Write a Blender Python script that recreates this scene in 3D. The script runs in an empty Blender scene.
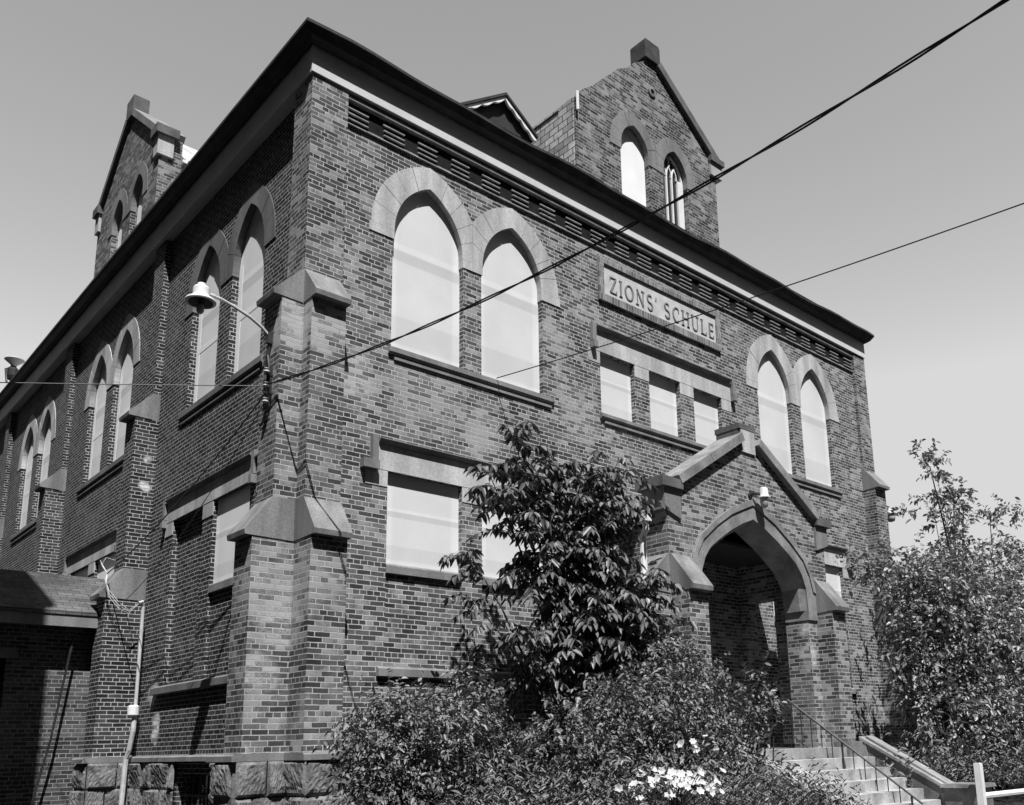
import bpy, bmesh, math, random
import numpy as np
from mathutils import Vector, Matrix
random.seed(7); rng = np.random.default_rng(7)
sc = bpy.context.scene
COL = sc.collection
PI = math.pi

# ------------------------------------------------------------------ materials
def newmat(name):
    m = bpy.data.materials.new(name); m.use_nodes = True
    nt = m.node_tree; nt.nodes.clear()
    out = nt.nodes.new('ShaderNodeOutputMaterial'); b = nt.nodes.new('ShaderNodeBsdfPrincipled')
    nt.links.new(b.outputs[0], out.inputs[0])
    return m, nt, b
def nd(nt, typ, **kw):
    n = nt.nodes.new(typ)
    for k, v in kw.items(): setattr(n, k, v)
    return n
def g(v, a=1.0): return (v, v, v, a)
def mth(nt, op, a, b=None, clamp=False):
    n = nd(nt, 'ShaderNodeMath', operation=op, use_clamp=clamp)
    for i, x in enumerate((a, b)):
        if x is None: continue
        if isinstance(x, (int, float)): n.inputs[i].default_value = x
        else: nt.links.new(x, n.inputs[i])
    return n.outputs[0]
def noise(nt, vec, scale, detail=4, rough=.55):
    n = nd(nt, 'ShaderNodeTexNoise'); n.inputs['Scale'].default_value = scale
    n.inputs['Detail'].default_value = detail; n.inputs['Roughness'].default_value = rough
    if vec is not None: nt.links.new(vec, n.inputs['Vector'])
    return n.outputs['Fac']
def ramp(nt, fac, lo, hi, a, b):
    n = nd(nt, 'ShaderNodeMapRange'); n.clamp = True
    for i, v in ((1, lo), (2, hi), (3, a), (4, b)): n.inputs[i].default_value = v
    nt.links.new(fac, n.inputs[0]); return n.outputs[0]
def grey(nt, val, b):
    c = nd(nt, 'ShaderNodeCombineColor')
    for i in range(3): nt.links.new(val, c.inputs[i])
    nt.links.new(c.outputs[0], b.inputs['Base Color'])
def bump(nt, h, b, strength, dist):
    n = nd(nt, 'ShaderNodeBump'); n.inputs['Strength'].default_value = strength
    n.inputs['Distance'].default_value = dist
    nt.links.new(h, n.inputs['Height']); nt.links.new(n.outputs[0], b.inputs['Normal'])

def brick(name, c1, c2, mortar, blotch=.35, bumpd=.012, patches=(), rough=.9, bw=.215, rh=.0686, ms=.0068, squash=.5, wear=.0):
    m, nt, b = newmat(name)
    uv = nd(nt, 'ShaderNodeTexCoord').outputs['UV']
    pos = nd(nt, 'ShaderNodeNewGeometry').outputs['Position']
    dn = nd(nt, 'ShaderNodeTexNoise'); dn.inputs['Scale'].default_value = 9
    nt.links.new(uv, dn.inputs['Vector'])
    sub = nd(nt, 'ShaderNodeVectorMath', operation='SUBTRACT'); nt.links.new(dn.outputs['Color'], sub.inputs[0]); sub.inputs[1].default_value = (.5, .5, .5)
    scl = nd(nt, 'ShaderNodeVectorMath', operation='SCALE'); nt.links.new(sub.outputs[0], scl.inputs[0]); scl.inputs['Scale'].default_value = .012
    add = nd(nt, 'ShaderNodeVectorMath', operation='ADD'); nt.links.new(uv, add.inputs[0]); nt.links.new(scl.outputs[0], add.inputs[1])
    t = nd(nt, 'ShaderNodeTexBrick', offset=.5, offset_frequency=2, squash=squash, squash_frequency=6)
    nt.links.new(add.outputs[0], t.inputs['Vector'])
    t.inputs['Color1'].default_value = g(0); t.inputs['Color2'].default_value = g(1); t.inputs['Mortar'].default_value = g(.5)
    t.inputs['Scale'].default_value = 1; t.inputs['Mortar Size'].default_value = ms; t.inputs['Mortar Smooth'].default_value = .25
    t.inputs['Bias'].default_value = 0; t.inputs['Brick Width'].default_value = bw; t.inputs['Row Height'].default_value = rh
    sep = nd(nt, 'ShaderNodeSeparateColor'); nt.links.new(t.outputs['Color'], sep.inputs[0])
    rnd = sep.outputs[0]; fac = t.outputs['Fac']
    base = ramp(nt, mth(nt, 'POWER', rnd, 1.3), 0, 1, c1, c2)
    n1 = noise(nt, pos, .9, 5); n2 = noise(nt, pos, 5, 4); n3 = noise(nt, pos, 55, 3, .7)
    base = mth(nt, 'MULTIPLY', base, ramp(nt, n1, .3, .7, 1 - blotch, 1 + blotch))
    base = mth(nt, 'MULTIPLY', base, ramp(nt, n2, .3, .7, .78, 1.22))
    base = mth(nt, 'MULTIPLY', base, ramp(nt, n3, .3, .7, .7, 1.3))
    mor = mth(nt, 'MULTIPLY', ramp(nt, n2, .3, .75, mortar * .62, mortar * 1.12), ramp(nt, n3, .3, .7, .85, 1.1))
    if wear:                                      # mortar smeared / salt bloom over the face of some bricks
        nw = noise(nt, pos, 2.3, 6, .65); w = ramp(nt, mth(nt, 'ADD', nw, mth(nt, 'MULTIPLY', mth(nt, 'SUBTRACT', rnd, .5), .35)), .58, .66, 0, wear)
        mixw = nd(nt, 'ShaderNodeMix'); nt.links.new(w, mixw.inputs[0]); nt.links.new(base, mixw.inputs[2]); mixw.inputs[3].default_value = mortar * .8
        base = mixw.outputs[0]
    for (px, py, pz, r, val) in patches:          # whitewashed or salt-stained spots of the wall
        dv = nd(nt, 'ShaderNodeVectorMath', operation='DISTANCE'); nt.links.new(pos, dv.inputs[0]); dv.inputs[1].default_value = (px, py, pz)
        rr = mth(nt, 'ADD', dv.outputs['Value'], mth(nt, 'MULTIPLY', mth(nt, 'SUBTRACT', n2, .5), r * 1.6))
        k = mth(nt, 'MULTIPLY', ramp(nt, rr, r * .55, r, .95, 0), ramp(nt, mth(nt, 'ADD', mth(nt, 'MULTIPLY', rnd, .7), n3), .55, .95, .25, 1))
        mx = nd(nt, 'ShaderNodeMix'); nt.links.new(k, mx.inputs[0]); nt.links.new(base, mx.inputs[2]); mx.inputs[3].default_value = val
        base = mx.outputs[0]
    mix = nd(nt, 'ShaderNodeMix'); nt.links.new(fac, mix.inputs[0]); nt.links.new(base, mix.inputs[2]); nt.links.new(mor, mix.inputs[3])
    grey(nt, mix.outputs[0], b)
    h = mth(nt, 'ADD', mth(nt, 'MULTIPLY', mth(nt, 'SUBTRACT', 1, fac), .8), mth(nt, 'ADD', mth(nt, 'MULTIPLY', n3, .35), mth(nt, 'MULTIPLY', rnd, .35)))
    bump(nt, h, b, 1.0, bumpd)
    b.inputs['Roughness'].default_value = rough; b.inputs['Specular IOR Level'].default_value = .2
    return m

def plain(name, v, var=.2, scale=4, rough=.8, spec=.3, bumpd=0, fine=40, metallic=0, streak=False):
    m, nt, b = newmat(name)
    pos = nd(nt, 'ShaderNodeNewGeometry').outputs['Position']
    vec = pos
    if streak:
        mp = nd(nt, 'ShaderNodeMapping'); mp.inputs['Scale'].default_value = (1, 1, .12); nt.links.new(pos, mp.inputs[0]); vec = mp.outputs[0]
    n1 = noise(nt, vec, scale, 5); n2 = noise(nt, pos, fine, 4, .65)
    val = mth(nt, 'MULTIPLY', ramp(nt, n1, .3, .7, v * (1 - var), v * (1 + var)), ramp(nt, n2, .3, .7, 1 - var * .6, 1 + var * .6), True)
    grey(nt, val, b)
    b.inputs['Roughness'].default_value = rough; b.inputs['Specular IOR Level'].default_value = spec; b.inputs['Metallic'].default_value = metallic
    if bumpd: bump(nt, mth(nt, 'ADD', n1, mth(nt, 'MULTIPLY', n2, .6)), b, 1.0, bumpd)
    return m

def panel_mat(name, v, lines=.05):
    """weathered translucent board: ghost of the old sash bars behind it"""
    m, nt, b = newmat(name)
    uv = nd(nt, 'ShaderNodeTexCoord').outputs['UV']; pos = nd(nt, 'ShaderNodeNewGeometry').outputs['Position']
    sp = nd(nt, 'ShaderNodeSeparateXYZ'); nt.links.new(uv, sp.inputs[0]); u, w = sp.outputs[0], sp.outputs[1]
    edge = mth(nt, 'MINIMUM', u, mth(nt, 'SUBTRACT', 1, u))
    e = ramp(nt, edge, .09, .13, v * (1 + lines * .8), v)
    def band(c, h, amt):
        d = mth(nt, 'ABSOLUTE', mth(nt, 'SUBTRACT', w, c)); return ramp(nt, d, h, h + .012, amt, 1)
    e = mth(nt, 'MULTIPLY', e, band(.55, .025, 1 - lines * 1.3)); e = mth(nt, 'MULTIPLY', e, band(.60, .012, 1 + lines * .7))
    e = mth(nt, 'MULTIPLY', e, band(.13, .07, 1 - lines * .8))
    n1 = noise(nt, pos, 1.3, 4); n2 = noise(nt, pos, 30, 3)
    e = mth(nt, 'MULTIPLY', e, ramp(nt, n1, .3, .7, .93, 1.05)); e = mth(nt, 'MULTIPLY', e, ramp(nt, n2, .3, .7, .98, 1.02))
    grey(nt, e, b); b.inputs['Roughness'].default_value = .45; b.inputs['Specular IOR Level'].default_value = .35
    return m

def leaf_mat(name, v, rough=.42, trans=.12, spec=.5):
    m, nt, b = newmat(name)
    at = nd(nt, 'ShaderNodeAttribute', attribute_name='tone')
    val = mth(nt, 'MULTIPLY', at.outputs['Fac'], v)
    grey(nt, val, b); b.inputs['Roughness'].default_value = rough; b.inputs['Specular IOR Level'].default_value = spec
    tr = nd(nt, 'ShaderNodeBsdfTranslucent'); c = nd(nt, 'ShaderNodeCombineColor'); v2 = mth(nt, 'MULTIPLY', val, 1.2)
    for i in range(3): nt.links.new(v2, c.inputs[i])
    nt.links.new(c.outputs[0], tr.inputs[0])
    mx = nd(nt, 'ShaderNodeMixShader'); mx.inputs[0].default_value = trans
    out = [n for n in nt.nodes if n.type == 'OUTPUT_MATERIAL'][0]
    nt.links.new(b.outputs[0], mx.inputs[1]); nt.links.new(tr.outputs[0], mx.inputs[2]); nt.links.new(mx.outputs[0], out.inputs[0])
    return m

PATCH_F = [(2.95, 0, .35, .55, .8), (.35, -.3, 5.55, .45, .42), (.75, 0, 5.2, .5, .4), (3.9, 0, 3.0, .8, .3), (2.1, 0, 5.2, .8, .3), (3.1, 0, 4.9, .5, .33), (5.2, 0, 5.6, .6, .3), (4.7, 0, 7.0, .4, .33)]
PATCH_B = [(-.3, -.1, 2.0, .55, .36), (-.1, -.1, 1.55, .35, .42), (.05, -.5, 2.1, .45, .33), (-.35, -.1, .95, .3, .42), (.2, -.3, 5.7, .5, .4), (-.2, -.1, 5.5, .35, .4), (-.1, -.1, 5.9, .3, .42),
           (9.0, -1.75, 2.0, .35, .7), (9.2, -1.75, 1.5, .3, .5), (8.7, -1.75, 0.1, .3, .6)]
PATCH_L = [(.15, 4.85, .5, .2, .8), (.15, 4.85, .3, .18, .8), (.1, 6.2, .55, .2, .8), (.15, 5.1, 1.0, .25, .5), (.0, 5.75, 4.7, .12, .7), (.0, 5.75, 5.2, .1, .7)]
M = dict(
    brick=brick('front_brick', .04, .20, .56, blotch=.5, patches=PATCH_F, wear=.35, bumpd=.007),
    brickL=brick('side_brick_shaded', .016, .07, .52, blotch=.5, patches=PATCH_L, bumpd=.010),  # same brick as the front, darkened: the side's dim light is in the colour
    brickB=brick('buttress_brick', .045, .22, .50, blotch=.55, patches=PATCH_B, wear=.45, bumpd=.008),
    brickD=brick('dormer_brick', .03, .18, .40, blotch=.75, wear=.5, bumpd=.009),
    brickA=brick('annex_brick', .035, .12, .34, bumpd=.008),
    soldier=brick('rowlock_brick', .12, .26, .5, bw=.075, rh=.145, squash=1),
    stone=plain('light_sandstone', .42, .36, 3.2, .85, .2, .004, streak=True),
    stoneD=plain('weathered_sandstone', .2, .3, 2.5, .85, .2, .005, streak=True),
    capstone=plain('buttress_cap_stone', .19, .42, 3, .8, .25, .004, streak=True), recess_shade=plain('shade_dark_brick', .016, .4, 6, .95, .1, .004), corbel=plain('corbel_brick', .30, .3, 6, .9, .1, .004),
    coping=plain('dark_coping_stone', .12, .35, 3, .85, .2, .006),
    copingL=plain('porch_coping_stone', .22, .38, 3, .85, .2, .005),
    rock=plain('rough_foundation_stone', .16, .5, 4, .9, .2, .02, 18),
    frieze=plain('painted_frieze', .58, .1, 1.6, .6, .3, 0, 25),
    gutter=plain('rusty_gutter', .035, .5, 3, .6, .3, .004),
    slate=plain('slate', .10, .35, 5, .6, .4, .004),
    slateL=brick('slate_cheek', .30, .55, .05, bw=.26, rh=.14, ms=.010, squash=1),
    panel=panel_mat('white_window_board', .66, .13), panelL=panel_mat('side_window_board', .82, .16),
    board=plain('bright_board', .86, .05, 2, .5, .3),
    finial=plain('soot_black_stone', .055, .4, 4, .85, .2, .005), asph=plain('dark_paving', .05, .3, 3, .9, .2), stoneS=plain('sooty_sandstone', .15, .35, 2.2, .85, .2, .004, streak=True), darkbrick=plain('block_wall', .05, .3, 2),
    iron=plain('black_iron', .025, .4, 8, .5, .5),
    white=plain('white_paint', .78, .08, 4, .45, .5),
    glass=plain('dark_glass', .02, .1, 2, .08, .8),
    lampglass=plain('clear_lamp_glass', .45, .1, 3, .1, .8),
    dark=plain('dark_wood', .035, .3, 4, .6, .3),
    conc=plain('concrete_step', .36, .4, 3, .9, .2, .006),
    concM=plain('weathered_concrete', .24, .4, 3, .9, .2, .006),
    concD=plain('stained_concrete', .16, .45, 3, .9, .2, .008),
    signstone=plain('inscription_stone', .5, .18, 4, .85, .2, .003), letter=plain('carved_letter_stone', .2, .15, 6, .9, .1),
    cable=plain('black_cable', .02, .2, 5, .5, .4),
    wire=plain('grey_wire', .18, .2, 5, .5, .4), wireL=plain('pale_wire', .6, .1, 5, .5, .4),
    galv=plain('galvanised_conduit', .5, .2, 5, .45, .5),
    ground=plain('dry_soil_and_lawn', .024, .5, 1.5, .95, .1, .03),
    shingle=brick('asphalt_shingle', .07, .11, .035, bw=.25, rh=.10, ms=.005, squash=1, bumpd=.006),
    bark=plain('bark', .06, .4, 12, .9, .1, .005),
    leafS=leaf_mat('sapling_leaf', .12, .42, .08, .4), leafB=leaf_mat('shrub_leaf', .15, .45, .12), leafW=leaf_mat('weed_leaf', .13, .5, .12),
    leafT=leaf_mat('tree_leaf', .21, .4, .15), petal=leaf_mat('white_petal', .62, .6, .2, .2),
)

# ------------------------------------------------------------------ mesh helpers
def uv_world(me):
    n = len(me.loops)
    if not n: return
    uv = me.uv_layers.get('UVMap') or me.uv_layers.new(name='UVMap')
    vs = me.vertices
    for p in me.polygons:
        nx, ny, nz = abs(p.normal.x), abs(p.normal.y), abs(p.normal.z)
        for li in p.loop_indices:
            c = vs[me.loops[li].vertex_index].co
            if nz > max(nx, ny) * 1.2: t = (c.x, c.y)
            elif nx > ny: t = (c.y, c.z)
            else: t = (c.x, c.z)
            uv.data[li].uv = t
def link(name, me, mat, parent=None, smooth=False):
    if mat and not me.materials: me.materials.append(mat)
    o = bpy.data.objects.new(name, me); COL.objects.link(o)
    if parent is not None:
        o.parent = parent; o.matrix_parent_inverse = parent.matrix_world.inverted()
    if smooth:
        for p in me.polygons: p.use_smooth = True
    return o
def empty(name, loc, label, cat, group=None):
    o = bpy.data.objects.new(name, None); COL.objects.link(o); o.location = loc
    o.matrix_world = Matrix.Translation(loc)
    o.empty_display_size = .3
    o['label'] = label; o['category'] = cat
    if group: o['group'] = group
    return o
def tag(o, label, cat, group=None):
    o['label'] = label; o['category'] = cat
    if group: o['group'] = group
    return o
def fin(bm, name, mat, parent=None, smooth=False, recalc=True, uvs=True):
    if recalc: bmesh.ops.recalc_face_normals(bm, faces=bm.faces)
    me = bpy.data.meshes.new(name); bm.to_mesh(me); bm.free()
    if uvs: uv_world(me)
    return link(name, me, mat, parent, smooth)
def box(bm, x0, x1, y0, y1, z0, z1):
    v = [bm.verts.new((x, y, z)) for x in (x0, x1) for y in (y0, y1) for z in (z0, z1)]
    for f in ((0, 1, 3, 2), (4, 6, 7, 5), (0, 4, 5, 1), (2, 3, 7, 6), (0, 2, 6, 4), (1, 5, 7, 3)): bm.faces.new([v[i] for i in f])
def solid(bm, ptsA, ptsB):
    a = [bm.verts.new(p) for p in ptsA]; b = [bm.verts.new(p) for p in ptsB]; n = len(a)
    bm.faces.new(a); bm.faces.new(b[::-1])
    for i in range(n): bm.faces.new((a[i], b[i], b[(i + 1) % n], a[(i + 1) % n]))
def tube(bm, pts, r, sides=6, r2=None, cap=True):
    pts = [Vector(p) for p in pts]; n = len(pts); rings = []
    ref = Vector((.31, .17, .93))
    for i, p in enumerate(pts):
        d = (pts[min(i + 1, n - 1)] - pts[max(i - 1, 0)])
        if d.length < 1e-9: d = Vector((0, 0, 1))
        d.normalize(); u = d.cross(ref)
        if u.length < .05: u = d.cross(Vector((1, 0, 0)))
        u.normalize(); w = d.cross(u)
        rr = r if r2 is None else r + (r2 - r) * i / max(1, n - 1)
        rings.append([bm.verts.new(p + u * (rr * math.cos(2 * PI * k / sides)) + w * (rr * math.sin(2 * PI * k / sides))) for k in range(sides)])
    for a, b in zip(rings, rings[1:]):
        for k in range(sides): bm.faces.new((a[k], a[(k + 1) % sides], b[(k + 1) % sides], b[k]))
    if cap and sides > 2: bm.faces.new(rings[0][::-1]); bm.faces.new(rings[-1])
def lathe(bm, prof, c, axis=(0, 0, 1), sides=20):
    ax = Vector(axis).normalized(); u = ax.orthogonal().normalized(); w = ax.cross(u); c = Vector(c); rings = []
    for r, h in prof:
        rings.append([bm.verts.new(c + ax * h + u * (r * math.cos(2 * PI * k / sides)) + w * (r * math.sin(2 * PI * k / sides))) for k in range(sides)])
    for a, b in zip(rings, rings[1:]):
        for k in range(sides): bm.faces.new((a[k], a[(k + 1) % sides], b[(k + 1) % sides], b[k]))
    bm.faces.new(rings[0][::-1]); bm.faces.new(rings[-1])

class Face:                                       # a wall plane: s along it, d outwards, z up
    def __init__(s, fn): s.p = fn
    def prism(self, bm, poly, d0, d1): solid(bm, [self.p(a, d0, z) for a, z in poly], [self.p(a, d1, z) for a, z in poly])
    def box(self, bm, s0, s1, d0, d1, z0, z1): self.prism(bm, [(s0, z0), (s1, z0), (s1, z1), (s0, z1)], d0, d1)
    def side(self, bm, poly, s0, s1): solid(bm, [self.p(s0, d, z) for d, z in poly], [self.p(s1, d, z) for d, z in poly])
FR = Face(lambda s, d, z: (s, -d, z))
LX = .15
LF = Face(lambda s, d, z: (LX - d, s, z))
LC = Face(lambda s, d, z: (0 - d, s, z))          # corner buttress on the side wall
RC = Face(lambda s, d, z: (15.43 + d, s, z))
PF = Face(lambda s, d, z: (s, -1.75 - d, z))      # porch front
PL = Face(lambda s, d, z: (5.42 - d, s, z)); PR = Face(lambda s, d, z: (9.95 + d, s, z))
LD = Face(lambda s, d, z: (.1 - d, s, z))         # dormer on the side
FD = Face(lambda s, d, z: (s, .05 - d, z))        # dormer on the front

def boolean(bmA, bmB, name, mat, parent):
    for b in (bmA, bmB): bmesh.ops.recalc_face_normals(b, faces=b.faces)
    ma, mb = bpy.data.meshes.new(name), bpy.data.meshes.new('cut')
    bmA.to_mesh(ma); bmB.to_mesh(mb); bmA.free(); bmB.free()
    a = bpy.data.objects.new(name, ma); b = bpy.data.objects.new('cut', mb); COL.objects.link(a); COL.objects.link(b)
    md = a.modifiers.new('b', 'BOOLEAN'); md.operation = 'DIFFERENCE'; md.object = b; md.solver = 'EXACT'
    dg = bpy.context.evaluated_depsgraph_get(); dg.update()
    me = bpy.data.meshes.new_from_object(a.evaluated_get(dg))
    bpy.data.objects.remove(a); bpy.data.objects.remove(b)
    me.name = name; me.materials.clear(); uv_world(me)
    return link(name, me, mat, parent)

def half_arc(a, h, zs, n, t0=0., t1=1.):
    """left half of a pointed arch: (offset from centre line, z), springing to apex"""
    r = (a * a + h * h) / (2 * a); c = r - a; phi = math.acos(max(-1, min(1, (a - r) / r)))
    return [(c + r * math.cos(PI + (phi - PI) * (t0 + (t1 - t0) * i / n)), zs + r * math.sin(PI + (phi - PI) * (t0 + (t1 - t0) * i / n))) for i in range(n + 1)]
def arch_poly(s0, s1, z0, zs, za, n=10, grow=0):
    a = (s1 - s0) / 2; c = (s0 + s1) / 2
    L = half_arc(a + grow, za - zs + grow, zs, n)
    return [(c - a - grow, z0 - grow), (c + a + grow, z0 - grow)] + [(c - x, z) for x, z in L] + [(c + x, z) for x, z in L[::-1][1:]]
def voussoirs(F, s0, s1, zb, zs, za, t, d0, d1, clipL=None, clipR=None, nb=5, name='stone_arch', parent=None, mat=None):
    bm = bmesh.new(); a = (s1 - s0) / 2; c = (s0 + s1) / 2; h = za - zs
    for sg in (-1, 1):
        def clamp(x):
            x = c - sg * x if sg > 0 else c + x
            return x
        def cl(x):
            if clipL is not None: x = max(x, clipL)
            if clipR is not None: x = min(x, clipR)
            return x
        for k in range(nb):
            g0 = .012 if k else 0
            t0 = (k + g0) / nb; t1 = (k + 1 - (.012 if k < nb - 1 else 0)) / nb
            I = half_arc(a, h, zs, 3, t0, t1); O = half_arc(a + t, h + t * .93, zs, 3, t0, t1)
            I = [(cl(c + (x if sg < 0 else -x)), z) for x, z in I]; O = [(cl(c + (x if sg < 0 else -x)), z) for x, z in O]
            F.prism(bm, I + O[::-1], d0, d1 + random.uniform(-.003, .003))
        x0, x1 = sorted((cl(c + sg * a), cl(c + sg * (a + t * 1.08))))
        if zs - zb > .03 and x1 - x0 > .05: F.box(bm, x0, x1, d0, d1 + .002, zb, zs - .006)
    return fin(bm, name, mat or M['stone'], parent)

def window_panel(F, poly, d, mat, parent, name='window', th=.04):
    bm = bmesh.new(); F.prism(bm, poly, d - th, d)
    bmesh.ops.recalc_face_normals(bm, faces=bm.faces)
    me = bpy.data.meshes.new(name); bm.to_mesh(me); bm.free()
    uv = me.uv_layers.new(name='UVMap'); ss = [p[0] for p in poly]; zz = [p[1] for p in poly]
    a0, a1, b0, b1 = min(ss), max(ss), min(zz), max(zz)
    for l in me.loops:
        co = me.vertices[l.vertex_index].co; s = co.x if F in (FR, FD, PF) else co.y
        uv.data[l.index].uv = ((s - a0) / (a1 - a0), (co.z - b0) / (b1 - b0))
    return link(name, me, mat, parent)

# ------------------------------------------------------------------ the schoolhouse
SCH = empty('schoolhouse', (7.7, 10, -1.0), 'large old brick school building with boarded pointed windows and stepped stone-capped buttresses', 'building')
D = .105                                          # depth of the boards behind the wall face
SPR, APX, SILL = 7.68, 8.65, 5.79
frontA = [(1.45, 2.72), (3.12, 4.40), (10.72, 11.97), (12.40, 13.62)]
lowF = [(1.42, 2.72), (3.10, 4.40), (10.72, 11.97), (12.40, 13.62)]
midF = [(5.80, 6.71), (7.12, 8.03), (8.45, 9.36)]
leftA = [(1.61 + 5.94 * k + q, 2.77 + 5.94 * k + q) for k in range(4) for q in (0, 1.67)]
lowL = [(1.66 + 5.94 * k + q, 2.98 + 5.94 * k + q * .97) for k in range(4) for q in (0, 1.74)]
def rect(s0, s1, z0, z1): return [(s0, z0), (s1, z0), (s1, z1), (s0, z1)]

# front wall
A = bmesh.new(); box(A, .16, 15.40, 0, .45, -1.3, 10.0)
B = bmesh.new()
for s0, s1 in frontA: FR.prism(B, arch_poly(s0, s1, SILL, SPR, APX, grow=.02), -.32, .2)
for s0, s1 in lowF: FR.box(B, s0, s1, -.32, .2, 1.12, 3.87)
for s0, s1 in midF: FR.box(B, s0, s1, -.32, .2, 5.81, 6.98)
FR.box(B, .56, 14.95, -.08, .2, 9.10, 9.475)
FR.box(B, 6.95, 8.5, -.32, .2, -.6, 2.35)         # doorway under the porch
boolean(A, B, 'front_wall', M['brick'], SCH)
# side wall
A = bmesh.new(); box(A, LX, LX + .45, .46, 24, -1.3, 10.0)
B = bmesh.new()
for s0, s1 in leftA: LF.prism(B, arch_poly(s0, s1, SILL, SPR, APX, grow=.02), -.32, .2)
for s0, s1 in lowL: LF.box(B, s0, s1, -.32, .2, 1.12, 3.87)
LF.box(B, 2.35, 3.75, -.3, .2, -.9, -.30)
boolean(A, B, 'side_wall', M['brickL'], SCH)
bm = bmesh.new(); box(bm, 15.0, 15.42, .46, 24, -1.3, 10.0); fin(bm, 'side_wall', M['brickL'], SCH)
bm = bmesh.new(); box(bm, LX + .46, 14.99, 23.55, 24, -1.3, 10.0); fin(bm, 'rear_wall', M['brickL'], SCH)

# boarded windows
mid = (2.72 + 3.12) / 2
for i, (s0, s1) in enumerate(frontA):
    w = window_panel(FR, arch_poly(s0, s1, SILL, SPR, APX, grow=.03), -D, M['panel'], SCH)
    m2 = ((frontA[0][1] + frontA[1][0]) / 2, (frontA[2][1] + frontA[3][0]) / 2)[i // 2]
    voussoirs(FR, s0, s1, 7.53, SPR, APX, .40, -.1, .012, m2 + .003 if i % 2 else None, None if i % 2 else m2 - .003, parent=w)
for i, (s0, s1) in enumerate(leftA):
    w = window_panel(LF, arch_poly(s0, s1, SILL, SPR, APX, grow=.03), -.11, M['panelL'], SCH)
    k = i // 2; m2 = (leftA[2 * k][1] + leftA[2 * k + 1][0]) / 2
    voussoirs(LF, s0, s1, 7.62, SPR, APX, .36, -.1, .012, m2 + .003 if i % 2 else None, None if i % 2 else m2 - .003, parent=w, nb=4, mat=M['stoneS'] if i < 2 else M['stone'])
    # storm-sash rails showing against the board
    bm = bmesh.new()
    LF.box(bm, s0 + .02, s1 - .02, -.112, -.106, SILL + 1.02, SILL + 1.12); LF.box(bm, s0 + .02, s0 + .13, -.112, -.107, SILL + .02, SPR + .1); LF.box(bm, s1 - .13, s1 - .02, -.112, -.107, SILL + .02, SPR + .1)
    fin(bm, 'sash_rail', M['panelL'], w)
def sill(F, s0, s1, z0, z1, p, name='window_sill', mat=None):
    bm = bmesh.new(); F.side(bm, [(-.3, z0), (p * .5, z0), (p, z0 + .03), (p, z1 - .035), (-.02, z1), (-.3, z1)], s0, s1)
    # a course of projecting brick under the stone
    F.box(bm, s0 + .1, s1 - .05, -.1, p * .55, z0 - .075, z0 - .035)
    return fin(bm, name, mat or M['stoneD'], SCH)
sill(FR, 1.38, 4.62, 5.66, 5.80, .06); sill(FR, 10.55, 13.87, 5.66, 5.80, .06)
for k in range(4):
    o = 5.94 * k; sill(LF, 1.42 + o, 4.68 + o, 5.64, 5.80, .05, mat=M['stoneS'])
for s0, s1 in midF:
    window_panel(FR, rect(s0 - .01, s1 + .01, 5.8, 6.99), -D, M['panel'], SCH)
sill(FR, 5.75, 9.44, 5.69, 5.815, .07)
def hood(F, s0, s1, zl, zt, mull, drop, p=.095, ext=.26):
    """lintel stone with a dripstone above it and returned ends"""
    bm = bmesh.new(); F.box(bm, s0, s1, -.1, .014, zl, zt)
    for a, b in mull: F.box(bm, a, b, -.1, .010, zl - .24, zl - .004)
    F.box(bm, s0 - .1, mull_edge(s0, 0), -.1, .011, zl - .26, zl - .003) if False else None
    h = fin(bm, 'window_lintel', M['stone'], SCH)
    bm = bmesh.new()
    F.side(bm, [(-.05, zt + .003), (.02, zt + .004), (p, zt + .06), (p, zt + .072), (-.05, zt + .11)], s0 + .02, s1 - .02)
    for e, sg in ((s0, -1), (s1, 1)):
        a, b = sorted((e + sg * .005, e - sg * .10 + sg * .10)); a, b = sorted((e, e + sg * .10))
        F.box(bm, a + (.004 if sg > 0 else 0), b - (.004 if sg < 0 else 0), -.05, p * .8, drop + .14, zt + .10)
        a, b = sorted((e + sg * .10, e - sg * .02)); a, b = sorted((e + sg * .004, e + sg * ext))
        F.prism(bm, [(a, drop), (b, drop), (b, drop + .13), (a, drop + .13)], -.05, p * 1.2)
    fin(bm, 'dripstone', M['stoneD'], h)
    return h
def mull_edge(a, b): return a
for q in (lowF[0:2], lowF[2:4]):
    hood(FR, q[0][0] - .19, q[1][1] + .19, 3.875, 4.25, [(q[0][0] - .36, q[0][0] - .004), (q[0][1] + .004, q[1][0] - .004), (q[1][1] + .004, q[1][1] + .36)], 3.84)
hood(FR, 5.66, 9.68, 6.985, 7.38, [(5.5, 5.796), (6.714, 7.116), (8.034, 8.446), (9.364, 9.68)], 6.99, .10, .1)
for k in range(4):
    q = lowL[2 * k:2 * k + 2]
    hood(LF, q[0][0] - .1, q[1][1] + .3, 3.875, 4.20, [(q[0][1] + .004, q[1][0] - .004), (q[1][1] + .004, q[1][1] + .36)], 3.80, .075, .1)
def lower(F, s0, s1, d, mat, pm, bricked=False):
    if bricked:
        bm = bmesh.new(); F.box(bm, s0 - .005, s1 + .005, -.3, -d, 1.1, 3.875); fin(bm, 'brick_infill', mat, SCH); return
    bm = bmesh.new(); F.box(bm, s0 - .005, s1 + .005, -.3, -.045, 1.1, 2.40); fin(bm, 'brick_infill', mat, SCH)
    bm = bmesh.new(); F.side(bm, [(-.28, 2.402), (.012, 2.402), (.012, 2.51), (-.02, 2.54), (-.28, 2.54)], s0 + .003, s1 - .003); fin(bm, 'window_sill', M['stoneD'], SCH)
    w = window_panel(F, rect(s0 - .01, s1 + .01, 2.545, 3.88), -d, pm, SCH)
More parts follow.
